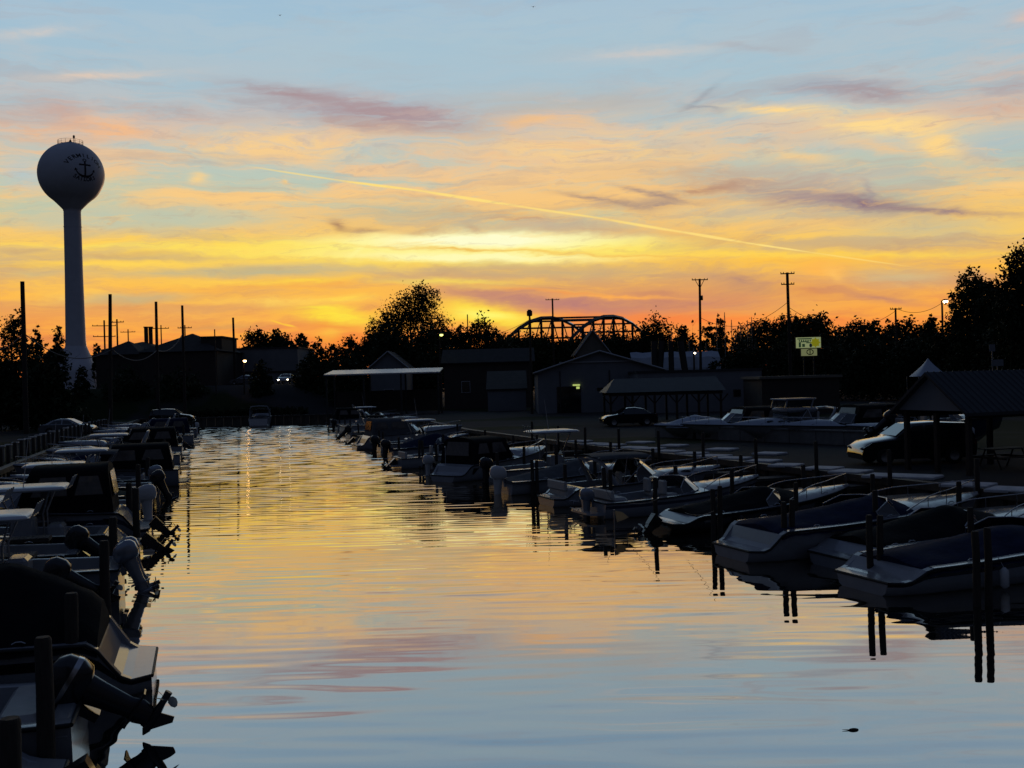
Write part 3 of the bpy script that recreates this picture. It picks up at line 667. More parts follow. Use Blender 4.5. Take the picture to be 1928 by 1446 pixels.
# ================================================================ arched truss bridge
def fwd(px, py, d): return at(px, py, d)
BD = 300.0; br = thing('truss_bridge', 'dark steel arched truss bridge crossing behind the boatyard roofs', 'bridge', (at(1040, 640, BD).x, BD, LAND))
o0 = Vector((at(1040, 640, BD).x, BD, LAND)); zt = at(1060, 598, BD).z-LAND; zd = at(1060, 668, BD).z-LAND
A_ = Vector((.50, .866, 0)); Bp = Vector((1, .05, 0)).normalized()
def truss(org, L_, nm):
    b = MB(); pale = MB(); n = 10; top = []; bot = []
    for i in range(n+1):
        u = i/n; h = zd+(zt-zd)*(1-abs(2*u-1)**2.1); p = org+A_*L_*(u-.5)
        top.append(Vector((p.x, p.y, h))); bot.append(Vector((p.x, p.y, zd)))
    def beam(P, Q, w, q=b): q.tube([P, Q], w, 4, smooth=False)
    for i in range(n):
        if i < n-4: beam(top[i], top[i+1], .55)
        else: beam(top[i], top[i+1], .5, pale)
        beam(bot[i], bot[i+1], .6)
        if 0 < i < n: beam(top[i], bot[i], .34)
        if 0 < i < n-1:
            if i < n/2: beam(top[i+1], bot[i], .17); 
            else: beam(top[i], bot[i+1], .17)
            if i % 3 == 1: beam(top[i]*.5+bot[i]*.5, top[i+1]*.5+bot[i+1]*.5, .10)
    b.build('truss', MT['bridge_steel'], br)
    if nm: pale.build('end_chord', MT['bridge_skylit'], br)
    return top, bot
t1_, b1_ = truss(Vector((0, 0, 0)), 64, True)
t2_, b2_ = truss(Bp*17.5+Vector((0, 0, .25)), 66, True)
b = MB()
for i in range(1, 10):
    b.tube([t1_[i], t2_[i]], .24, 4, smooth=False)
b.build('cross_bracing', MT['bridge_steel'], br)
b = MB(); b.grid([[b1_[0]+Vector((0, 0, -.2)), b2_[0]+Vector((0, 0, -.2))], [b1_[-1]+Vector((0, 0, -.2)), b2_[-1]+Vector((0, 0, -.2))]], False); b.grid([[b1_[0], b1_[0]-Vector((0, 0, 1.6))], [b1_[-1], b1_[-1]-Vector((0, 0, 1.6))]], False); b.build('deck', MT['bridge_steel'], br)
for px in (1232, 1246, 1263, 1281):
    k = 1 if px in (1246,) else 0; P = at(px, 650, 150)
    s_ = {1232: 0, 1246: .9, 1263: 0, 1281: -1.3}[px]
    b = MB(); b.tube([(P.x-s_*.9, 150, LAND), (P.x, 150, P.z+.6)], .5 if px != 1263 else .42, 6); tag(b.build('trestle_leg', MT['bridge_steel']), {1232: 'upright dark trestle leg nearest the left end of the pale tarpaulin', 1246: 'dark trestle leg slanting left before the pale tarpaulin', 1263: 'upright dark trestle leg between two slanting ones', 1281: 'dark trestle leg slanting right before the pale tarpaulin'}[px], 'trestle', 'trestle legs before the pale tarpaulin')
# long pale tarpaulin / hall roof beyond
b = MB(); q = [at(1186, 664, 170), at(1352, 661, 170)]; n = 14
rows = []
for j, (dz, dy) in enumerate([(0, 0), (-.9, -1.4), (-2.6, -2.0), (-3.0, -2.0)]):
    rows.append([(q[0].x+(q[1].x-q[0].x)*i/n, 170+dy, q[0].z+(q[1].z-q[0].z)*i/n+dz+.10*math.sin(i*2.1+j)) for i in range(n+1)])
b.grid(rows, False); b.box(((q[0].x+q[1].x)/2, 171.8, (q[0].z-3+LAND)/2), (q[1].x-q[0].x, 3.4, q[0].z-3.0-LAND)); tag(b.build('storage_shed', MT['tarp_pale']), 'long low shed with pale blue tarpaulin roof behind the trestle legs', 'shed')
# bare masts of yachts beyond
GM = 'yacht masts in front of the tree line'
for i, (px, py, pb, d) in enumerate([(1297, 640, 0, 175), (1306, 655, 0, 168), (1329, 645, 0, 172), (1349, 600, 0, 180), (1364, 588, 0, 178), (1377, 602, 0, 176), (1394, 610, 0, 182), (1407, 603, 0, 178), (1415, 597, 0, 184), (1385, 628, 0, 170), (1264, 620, 0, 175)]):
    p = at(px, py, d); t = thing('yacht_mast', 'thin grey bare yacht mast standing before the dark trees right of the bridge', 'mast', (p.x, d, LAND), group=GM); h = p.z-LAND
    b = MB(); b.tube([(0, 0, 0), (0, 0, h)], [.09, .06], 6); b.build('mast', MT['aluminium'], t)
    b = MB(); b.tube([(-.55, 0, h*.62), (.55, 0, h*.62)], .03, 4); b.tube([(-.55, 0, h*.62), (0, 0, h)], .012, 3); b.tube([(.55, 0, h*.62), (0, 0, h)], .012, 3); b.build('spreader', MT['aluminium'], t)
# ================================================================ buildings
def windows(t, wall_y, items, M=None):
    for (x, z, w, h) in items:
        b = MB(); b.box((x, wall_y-.03, z), (w+.16, .06, h+.16)); f = b.build('window', MT['trim_white'] if w > .9 else MT['siding_dark'], t)
        b = MB(); b.box((x, wall_y-.07, z), (w, .02, h)); b.build('pane', MT['window_glass'], f)
def house(px0, px1, pe, pr, d, depth, label, wall='siding_grey', roof='shingle', kind='gable_side', yaw=0.0, wins=(), name='house', cat='house', over=.4, trim=None, dx=None):
    """px0..px1: bearing of the front's ends, pe: eave, pr: ridge (photo rows), d: distance"""
    a, b_ = at(px0, pe, d), at(px1, pe, d); w = b_.x-a.x; cx = (a.x+b_.x)/2; he = (a.z+b_.z)/2-LAND; hr = at((px0+px1)/2, pr, d).z-LAND
    t = thing(name, label, cat, (cx, d, LAND), yaw)
    q = MB()
    if kind == 'gable_front':
        q.add([(-w/2, 0, 0), (w/2, 0, 0), (w/2, 0, he), (0, 0, hr), (-w/2, 0, he), (-w/2, depth, 0), (w/2, depth, 0), (w/2, depth, he), (0, depth, hr), (-w/2, depth, he)],
              [(0, 1, 2, 3, 4), (9, 8, 7, 6, 5), (0, 4, 9, 5), (1, 6, 7, 2)]); q.build('wall', MT[wall], t)
        q = MB(); th = .12; o = over; sl = (hr-he)/(w/2)
        for s in (-1, 1):
            q.add([(s*(w/2+o), -o, he-o*sl+th), (0, -o, hr+th), (0, depth+o, hr+th), (s*(w/2+o), depth+o, he-o*sl+th), (s*(w/2+o), -o, he-o*sl-th*.4), (0, -o, hr-th*.4+.02), (0, depth+o, hr-th*.4+.02), (s*(w/2+o), depth+o, he-o*sl-th*.4)],
                  [(0, 1, 2, 3), (7, 6, 5, 4), (0, 4, 5, 1), (3, 2, 6, 7), (0, 3, 7, 4)])
        r = q.build('roof', MT[roof], t)
        if trim:
            q = MB()
            for s in (-1, 1): q.tube([(s*(w/2+o), -o-.06, he-o*sl), (0, -o-.06, hr+.02)], .09, 4, smooth=False)
            q.build('verge_board', MT[trim], r)
    elif kind == 'hip':
        q.box((0, depth/2, he/2), (w, depth, he)); q.build('wall', MT[wall], t)
        q = MB(); o = over; i_ = min(w*.5-.1, depth*.5)
        q.add([(-w/2-o, -o, he+.01), (w/2+o, -o, he+.01), (w/2+o, depth+o, he+.01), (-w/2-o, depth+o, he+.01), (-w/2+i_, depth/2, hr), (w/2-i_, depth/2, hr)], [(0, 1, 5, 4), (1, 2, 5), (2, 3, 4, 5), (3, 0, 4), (3, 2, 1, 0)]); q.build('roof', MT[roof], t)
    elif kind == 'flat':
        q.box((0, depth/2, he/2), (w, depth, he)); q.build('wall', MT[wall], t)
        q = MB(); q.box((0, depth/2, he+.12), (w+over, depth+over, .24)); q.build('roof', MT[roof], t)
    elif kind == 'shed':
        q.add([(-w/2, 0, 0), (w/2, 0, 0), (w/2, depth, 0), (-w/2, depth, 0), (-w/2, 0, he), (w/2, 0, he), (w/2, depth, hr), (-w/2, depth, hr)], [(3, 2, 1, 0), (0, 1, 5, 4), (1, 2, 6, 5), (2, 3, 7, 6), (3, 0, 4, 7)]); q.build('wall', MT[wall], t)
        q = MB(); o = over; q.add([(-w/2-o, -o, he+.02), (w/2+o, -o, he+.02), (w/2+o, depth+o, hr+.02), (-w/2-o, depth+o, hr+.02), (-w/2-o, -o, he+.2), (w/2+o, -o, he+.2), (w/2+o, depth+o, hr+.2), (-w/2-o, depth+o, hr+.2)], [(3, 2, 1, 0), (4, 5, 6, 7), (0, 1, 5, 4), (1, 2, 6, 5), (2, 3, 7, 6), (3, 0, 4, 7)]); q.build('roof', MT[roof], t)
    else:
        q.add([(-w/2, 0, 0), (w/2, 0, 0), (w/2, depth, 0), (-w/2, depth, 0), (-w/2, 0, he), (w/2, 0, he), (w/2, depth, he), (-w/2, depth, he), (-w/2, depth/2, hr), (w/2, depth/2, hr)],
              [(0, 1, 5, 4), (1, 2, 6, 9, 5), (2, 3, 7, 6), (3, 0, 4, 8, 7)]); q.build('wall', MT[wall], t)
        q = MB(); o = over; sl = (hr-he)/(depth/2)
        q.add([(-w/2-o, -o, he-o*sl+.1), (w/2+o, -o, he-o*sl+.1), (w/2+o, depth/2, hr+.1), (-w/2-o, depth/2, hr+.1), (w/2+o, depth+o, he-o*sl+.1), (-w/2-o, depth+o, he-o*sl+.1),
               (-w/2-o, -o, he-o*sl-.05), (w/2+o, -o, he-o*sl-.05), (w/2+o, depth+o, he-o*sl-.05), (-w/2-o, depth+o, he-o*sl-.05)], [(0, 1, 2, 3), (3, 2, 4, 5), (6, 7, 1, 0), (9, 5, 4, 8), (6, 0, 3, 5, 9), (7, 8, 4, 2, 1)])
        q.build('roof', MT[roof], t)
    windows(t, 0, wins); t['w'] = w; t['h'] = he; del t['w'], t['h']
    return t, w, he, hr
# left background
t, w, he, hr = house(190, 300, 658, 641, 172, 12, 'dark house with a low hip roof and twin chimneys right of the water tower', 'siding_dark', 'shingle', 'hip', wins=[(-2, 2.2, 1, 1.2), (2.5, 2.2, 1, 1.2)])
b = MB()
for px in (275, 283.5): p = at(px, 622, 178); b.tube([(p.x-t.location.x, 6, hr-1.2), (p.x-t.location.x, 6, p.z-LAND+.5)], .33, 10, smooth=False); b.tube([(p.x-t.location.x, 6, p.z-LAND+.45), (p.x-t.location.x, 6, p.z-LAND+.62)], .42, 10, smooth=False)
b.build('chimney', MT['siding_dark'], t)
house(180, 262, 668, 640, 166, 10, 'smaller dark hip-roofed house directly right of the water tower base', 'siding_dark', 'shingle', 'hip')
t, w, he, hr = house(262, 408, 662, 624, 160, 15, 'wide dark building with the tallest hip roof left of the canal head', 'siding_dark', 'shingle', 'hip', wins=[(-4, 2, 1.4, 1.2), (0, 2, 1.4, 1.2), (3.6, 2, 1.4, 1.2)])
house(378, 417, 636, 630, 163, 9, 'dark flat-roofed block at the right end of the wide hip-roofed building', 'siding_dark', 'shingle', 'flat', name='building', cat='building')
house(82, 140, 672, 655, 228, 9, 'grey gabled house half hidden behind the foot of the water tower', 'siding_grey', 'shingle', 'gable_side')
house(150, 210, 684, 668, 226, 8, 'low grey house just right of the flared tower base', 'siding_grey', 'shingle', 'gable_side')
t, w, he, hr = house(418, 560, 657, 654, 175, 14, 'long pale block building with a flat roof behind the lit warm lamp', 'block_wall', 'roof_metal', 'flat', name='building', cat='building', over=.3, wins=[(-4.2, 1.2, 1.3, 1.3), (3.5, 1.2, 1.3, 1.3)])
b = MB(); b.box((0, -.06, he*.62), (w, .08, .35)); b.build('band', MT['siding_dark'], t)
t, w, he, hr = house(697, 765, 690, 662, 150, 9, 'grey house with a pale-edged front gable behind the long boat canopy', 'siding_grey', 'shingle', 'gable_front', trim='trim_white', wins=[(0, 2.4, 1.2, 1.2)])
t, w, he, hr = house(835, 1002, 681, 656, 150, 10, 'long dark house with several small windows between canopy and floodlight pole', 'siding_dark', 'shingle', 'gable_side', wins=[(-3.2, 3.1, 1.1, 1.5), (.2, 3.3, .8, .9), (2.2, 3.2, .5, 1.5), (4.2, 3.0, .7, 1.8), (5.2, 3.0, .5, 1.8)])
house(918, 990, 735, 700, 135, 8, 'low tan shed with a sloping roof left of the big boatyard hall', 'siding_grey', 'shingle', 'shed', name='shed', cat='shed', over=.2)
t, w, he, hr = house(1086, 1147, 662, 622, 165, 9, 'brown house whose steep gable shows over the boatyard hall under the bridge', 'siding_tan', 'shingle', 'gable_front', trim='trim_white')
# big boatyard hall
t, w, he, hr = house(1012, 1246, 697, 661, 120, 18, 'big pale boatyard hall with low front gable and a dark roller door', 'siding_grey', 'roof_metal', 'gable_front', over=.5, name='boatyard_hall', cat='hall', trim='trim_white')
b = MB(); dx = at(1071, 740, 120).x-t.location.x; b.box((dx, -.04, 1.5), (2.7, .08, 3.0))
for k in range(7): b.box((dx, -.09, .3+k*.42), (2.7, .03, .05))
b.build('roller_door', MT['window_glass'], t)
b = MB(); b.box((at(1085, 726, 120).x-t.location.x, -.16, at(1085, 725, 120).z-LAND), (.80, .08, .16)); b.box((at(1088, 730, 120).x-t.location.x, -.16, at(1085, 730, 120).z-LAND), (.36, .08, .26)); b.build('lit_tube', mat('tube_light', (.6, .7, .3), .4, emit=(.45, .55, .14), es=1.0), t)
b = MB(); b.box((at(1130, 733, 120).x-t.location.x, -.04, at(1130, 733, 120).z-LAND), (.7, .06, .35)); b.build('window', MT['window_glass'], t)
for px in (1054, 1147): b = MB(); X_ = at(px, 700, 120).x-t.location.x; b.tube([(X_, -.08, 0), (X_, -.08, he)], .06, 6); b.build('downpipe', MT['bridge_steel'], t)
b = MB(); b.box((at(1128, 683, 120).x-t.location.x, -.12, at(1128, 681, 120).z-LAND), (9.0, .14, .12)); b.build('fascia', MT['trim_white'], t)
t, w, he, hr = house(1200, 1434, 700, 692, 112, 12, 'long low pale shed with one small square window right of the boatyard hall', 'siding_grey', 'roof_metal', 'flat', name='shed', cat='shed', over=.2, wins=[(3.9, 1.9, .62, .6)])
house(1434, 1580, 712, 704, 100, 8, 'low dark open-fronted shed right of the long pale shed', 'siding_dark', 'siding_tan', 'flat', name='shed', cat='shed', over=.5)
# small shelter in front of the hall
def shelter(px0, px1, pe, pr, d, depth, label, posts, roof='roof_metal', inset=.25):
    a, b_ = at(px0, pe, d), at(px1, pe, d); w = b_.x-a.x; he = (a.z+b_.z)/2-LAND; hr = at((px0+px1)/2, pr, d+depth/2).z-LAND
    t = thing('picnic_shelter', label, 'shelter', ((a.x+b_.x)/2, d, LAND))
    q = MB(); i_ = w*inset*.4; q.add([(-w/2, -.3, he), (w/2, -.3, he), (w/2, depth+.3, he), (-w/2, depth+.3, he), (-w/2+i_, depth/2, hr), (w/2-i_*.2, depth/2, hr)], [(0, 1, 5, 4), (1, 2, 5), (2, 3, 4, 5), (3, 0, 4), (3, 2, 1, 0)]); q.build('roof', MT[roof], t)
    for yy_ in (0, depth): q = MB(); q.box((0, yy_, he-.16), (w-.5, .14, .26)); q.build('beam', MT['dark_wood'], t)
    for k in range(posts):
        for yy_ in (0, depth):
            x = -w/2+.4+(w-.8)*k/(posts-1); q = MB(); q.box((x, yy_, (he-.3)/2), (.17, .17, he-.3)); q.build('post', MT['dark_wood'], t)
            if yy_ == 0:
                q = MB()
                for s in (-1, 1): q.tube([(x, 0, he-1.0), (x+s*.6, 0, he-.3)], .05, 4, smooth=False)
                q.build('brace', MT['dark_wood'], t)
shelter(1140, 1366, 737, 711, 88, 6, 'long open shelter with a low metal roof on braced posts before the hall', 6)
# covered dock with the bright roof edge
p0, p1 = at(610, 703, 128), at(828, 695, 128)
t = thing('boat_canopy', 'long thin white-edged flat canopy on posts at the head of the canal', 'canopy', ((p0.x+p1.x)/2, 128, LAND)); w = p1.x-p0.x
q = MB(); hz = (p0.z+p1.z)/2-LAND; q.add([(sx*w/2, yy, hz+zz) for zz in (-.1, .06) for sx, yy in ((-1, -.3), (1, -.3), (1, 6.4), (-1, 6.4))], [(3, 2, 1, 0), (4, 5, 6, 7), (0, 1, 5, 4), (1, 2, 6, 5), (2, 3, 7, 6), (3, 0, 4, 7)]); q.v = [(x, y, z+(y-3)*.085) for x, y, z in q.v]; q.build('roof', MT['roof_white'], t)
for k in range(4):
    for yy_ in (.2, 5.8): q = MB(); q.box((-w/2+.25+(w-.5)*k/3, yy_, hz/2-.15), (.2, .2, hz-.3)); q.build('post', MT['bridge_steel'], t)
q = MB(); q.box((0, 5.9, 1.7), (w-.6, .06, 2.6)); q.build('back_wall', MT['siding_dark'], t)
# large right pavilion
yaw = math.atan2(.36, .93); pv = thing('picnic_pavilion', 'large gabled open pavilion with ribbed metal roof at the right edge over the parked car', 'pavilion', (15.55, 39.2, LAND), yaw)
gw, Lp, he, hr = 3.2, 13.0, 2.50, 3.72
q = MB()
for s in (-1, 1):
    o = .35; ez = he-.25
    q.add([(-.4, s*(gw/2+o), ez), (Lp, s*(gw/2+o), ez), (Lp, 0, hr), (-.4, 0, hr), (-.4, s*(gw/2+o), ez-.12), (Lp, s*(gw/2+o), ez-.12), (Lp, 0, hr-.12), (-.4, 0, hr-.12)], [(0, 1, 2, 3), (7, 6, 5, 4), (0, 4, 5, 1), (0, 3, 7, 4), (1, 5, 6, 2)])
    for k in range(44):
        x = -.3+k*.3
        if x < Lp: q.add([(x, s*(gw/2+o), ez+.005), (x+.05, s*(gw/2+o), ez+.005), (x+.05, 0, hr+.005), (x, 0, hr+.005), (x+.025, s*(gw/2+o), ez+.04), (x+.025, 0, hr+.04)], [(0, 4, 5, 3), (4, 1, 2, 5), (0, 1, 4)])
q.build('roof', MT['roof_metal'], pv)
q = MB(); q.add([(-.05, -gw/2-.2, he-.2), (-.05, gw/2+.2, he-.2), (-.05, 0, hr-.15), (-.13, -gw/2-.2, he-.2), (-.13, gw/2+.2, he-.2), (-.13, 0, hr-.15)], [(0, 1, 2), (5, 4, 3), (3, 4, 1, 0)]); q.build('gable_panel', MT['siding_grey'], pv)
for k in range(4):
    for s in (-1, 1): q = MB(); q.box((.1+k*4.1, s*(gw/2-.05), (he-.3)/2), (.17, .17, he-.3)); q.build('post', MT['dark_wood'], pv)
q = MB(); q.box((.1, 0, (he-.3)/2), (.16, .16, he-.3)); q.build('post', MT['dark_wood'], pv)
for s in (-1, 1): q = MB(); q.box((Lp/2, s*(gw/2-.05), he-.35), (Lp, .14, .24)); q.build('beam', MT['dark_wood'], pv)
# ================================================================ signs, tent
ps = at(1522, 645, 118); t = thing('roadside_sign', 'lit yellow-green double panel roadside sign before the dark trees', 'sign', (ps.x, 118, LAND)); hz = ps.z-LAND
q = MB(); q.box((0, .15, hz), (2.86, .3, 1.28)); a = q.build('upper_panel', MT['siding_dark'], t)
sg = mat('sign_glow', (.5, .55, .35), .5, emit=(.33, .38, .17), es=.55, var=.25, vs=1.2); sg2 = mat('sign_glow_dim', (.4, .42, .3), .5, emit=(.24, .26, .11), es=.5, var=.3, vs=1.5)
sgd = mat('sign_green', (.02, .06, .03), .6, emit=(.03, .075, .035), es=.35); sgy = mat('sign_gold', (.4, .36, .02), .6, emit=(.30, .29, .01), es=.5); sgb = mat('sign_blue', (.01, .02, .05), .6, emit=(.012, .02, .03), es=.4)
q = MB(); q.box((0, -.01, hz), (2.76, .03, 1.18)); f = q.build('lit_face', sg, a)
def text_part(txt, size, x, z, m, parent, y=-.04, bold=.01, sx=1.0):
    me = letter_mesh(txt, size, bold); q = MB(); q.add([(v.co.x*sx+x, y, v.co.y+z) for v in me.vertices], [tuple(p.vertices) for p in me.polygons]); bpy.data.meshes.remove(me); return q.build('sign_marking', m, parent)
q = MB(); q.box((-.42, -.035, hz+.43), (1.6, .01, .12)); q.box((-.96, -.035, hz-.22), (.24, .01, .56)); q.box((-.42, -.035, hz+.10), (.9, .01, .1)); q.box((-.55, -.035, hz-.30), (.3, .01, .34)); q.box((.0, -.036, hz-.02), (.5, .01, .10))
for k in range(6): q.box((-1.0+k*.24, -.036, hz+.22), (.12, .01, .2))
q.build('sign_marking', sgd, a)
q = MB(); q.ell((.24, -.04, hz-.32), (.16, .012, .22), 16, 8); q.build('sign_marking', sgb, a)
q = MB()
pts = [((.40 if k % 2 else .58)*math.cos(k*math.pi/8)+.78, -.04, (.40 if k % 2 else .58)*math.sin(k*math.pi/8)+hz-.02) for k in range(16)]; q.add(pts, [tuple(range(15, -1, -1))]); q.build('sign_marking', sgy, a)
q = MB(); q.box((.05, .15, hz-1.08), (1.84, .3, .86)); a2 = q.build('lower_panel', MT['siding_dark'], t); q = MB(); q.box((.05, -.01, hz-1.08), (1.76, .03, .78)); q.build('lit_face', sg2, a2)
q = MB(); q.tube([(.15+.36*math.cos(k*math.pi/8), -.04, hz-1.05+.28*math.sin(k*math.pi/8)) for k in range(17)], .05, 4); q.box((.15, -.04, hz-1.05), (.1, .01, .4)); q.build('sign_marking', MT['siding_dark'], a2)
for x in (-.5, .6): q = MB(); q.box((x, .16, (hz-1.5)/2), (.14, .14, hz-1.5)); q.build('post', MT['bridge_steel'], t)
p = at(1747, 675, 105); t = thing('white_tent', 'small white peaked tent roof showing above the pavilion ridge', 'tent', (p.x, 105, LAND)); hz = p.z-LAND
q = MB(); n = 8; R0 = 1.55; rows = []
for i in range(8): u = i/7; rr = .05+R0*(u**1.25); rows.append([(rr*(abs(math.cos(k*math.pi/16))**.5*math.copysign(1, math.cos(k*math.pi/16))), rr*(abs(math.sin(k*math.pi/16))**.5*math.copysign(1, math.sin(k*math.pi/16))), hz-1.75*u) for k in range(32)])
q.grid(rows, close=True); q.build('canopy', MT['tarp_pale'], t)
for sx in (-1, 1):
    for sy in (-1, 1): q = MB(); q.tube([(sx*R0, sy*R0, 0), (sx*R0, sy*R0, hz-1.7)], .04, 6); q.build('leg', MT['aluminium'], t)
for px, py, w_, h_, lab in [(1868, 655, .5, .6, 'small grey upright sign by the dark trees above the pavilion roof'), (1878, 683, 1.0, .55, 'small wide pale sign on a post just above the pavilion ridge')]:
    p = at(px, py, 90); t = thing('small_sign', lab, 'sign', (p.x, 90, LAND)); hz = p.z-LAND
    q = MB(); q.box((0, 0, hz), (w_, .05, h_)); q.build('panel', MT['siding_grey'], t); q = MB(); q.tube([(0, .05, 0), (0, .05, hz)], .05, 6); q.build('post', MT['aluminium'], t)
# ================================================================ trees
def crown_mesh(name, blobs, nleaf, leaf, seed, m, dens=1.0):
    nleaf = int(nleaf*2.3*dens)
    """blobs: (x, y, z, rx, ry, rz); leaves sit in clumps scattered through the blobs"""
    r = np.random.RandomState(seed); V = []; vol = np.array([b[3]*b[4]*b[5] for b in blobs]); pr = vol**.7/np.sum(vol**.7)
    ncl = max(30, nleaf//20); C = []
    for k in r.choice(len(blobs), ncl, p=pr):
        b = blobs[k]; d = r.normal(size=3); d /= np.linalg.norm(d); rad = r.uniform(.03, 1)**.5
        C.append((b[0]+d[0]*b[3]*rad, b[1]+d[1]*b[4]*rad, b[2]+d[2]*b[5]*rad, .09+.17*r.rand(), b[3]))
    C = np.array(C); idx = r.randint(0, ncl, nleaf)
    P = C[idx, :3]+r.normal(size=(nleaf, 3))*(C[idx, 3]*C[idx, 4])[:, None]*.95
    a = r.normal(size=(nleaf, 3)); a /= np.linalg.norm(a, axis=1)[:, None]; b = np.cross(a, r.normal(size=(nleaf, 3))); b /= np.linalg.norm(b, axis=1)[:, None]
    s = leaf*r.uniform(.5, 1.35, nleaf)[:, None]
    q = np.stack([P-a*s, P+b*s*.55, P+a*s, P-b*s*.55], 1).reshape(-1, 3)
    me = bpy.data.meshes.new(name); n = nleaf
    me.vertices.add(4*n); me.vertices.foreach_set('co', q.astype(np.float32).ravel()); me.loops.add(4*n); me.loops.foreach_set('vertex_index', np.arange(4*n, dtype=np.int32))
    me.polygons.add(n); me.polygons.foreach_set('loop_start', np.arange(0, 4*n, 4, dtype=np.int32)); me.polygons.foreach_set('loop_total', np.full(n, 4, dtype=np.int32)); me.update(calc_edges=True)
    me.materials.append(m); return me, C
def trunk_mesh(H, r0, C, seed, zb=None):
    r = random.Random(seed); b = MB(); top = H*.78
    pts = [(math.sin(i*.9)*.02*H*i/6, math.cos(i*1.3)*.015*H*i/6, top*i/7) for i in range(8)]
    b.tube(pts, [r0*(1-.85*i/7)*(1.25 if i == 0 else 1) for i in range(8)], 9)
    pick = [C[r.randrange(len(C))] for _ in range(26)]
    for c in pick:
        z = max(H*.14, min(top*.95, c[2]-abs(r.gauss(.14, .06))*H)); k = min(6.99, z/top*7); i = int(k); p0 = Vector(pts[i]).lerp(Vector(pts[min(i+1, 7)]), k-i)
        e = Vector(c[:3]); m1 = p0.lerp(e, .5)+Vector((0, 0, -.03*H)); rr = r0*(1-.85*z/top)*.5
        b.tube([p0, m1, e], [rr, rr*.5, rr*.15], 5)
        for _ in range(2):
            e2 = e+Vector((r.gauss(0, 1), r.gauss(0, 1), r.gauss(.4, .6)))*.055*H; b.tube([m1.lerp(e, .5), e2], [rr*.3, rr*.06], 4)
    return b
def tree(name, label, cat, px, py, d, wpx, blobs, nleaf, leaf, seed, m='leaf', group=None, r0=None, flip=1, dens=1.0):
    """px = trunk bearing, py = crown top, wpx = crown width in photo pixels at distance d; blobs are in units of tree height/width"""
    p = at(px, py, d); H = p.z-LAND; Wd = wpx*d/FPX
    B = [(x*Wd*flip, y*Wd, z*H, rx*Wd, ry*Wd, rz*H) for x, y, z, rx, ry, rz in blobs]
    t = thing(name, label, cat, (p.x, d, LAND), group=group)
    me, C = crown_mesh('crown', B, nleaf, leaf, seed, MT[m], dens); o = bpy.data.objects.new('crown', me); COL.objects.link(o); o.parent = t
    trunk_mesh(H, r0 or H*.022, C, seed).build('trunk', MT['bark'], t); return t
FULL = [(0, 0, .66, .42, .40, .28), (-.24, 0, .58, .32, .30, .28), (.24, .05, .60, .32, .30, .28), (.05, 0, .80, .32, .30, .19), (-.05, -.1, .40, .44, .40, .26)]
WIDE = [(0, 0, .55, .38, .3, .30), (-.30, 0, .46, .22, .24, .28), (.30, 0, .48, .22, .24, .28), (-.12, 0, .78, .22, .2, .18), (.15, 0, .74, .2, .2, .2)]
TALL = [(0, 0, .6, .30, .3, .3), (.05, 0, .84, .2, .2, .14), (-.15, 0, .45, .3, .3, .24), (.2, 0, .5, .26, .26, .25)]
SPAR = [(0, 0, .72, .28, .28, .2), (-.25, 0, .55, .2, .2, .16), (.25, 0, .58, .2, .2, .17), (.08, 0, .88, .14, .14, .1)]
CONE = [(0, 0, .2, .42, .42, .16), (0, 0, .38, .34, .34, .16), (0, 0, .55, .25, .25, .15), (0, 0, .72, .16, .16, .13), (0, 0, .88, .08, .08, .12)]
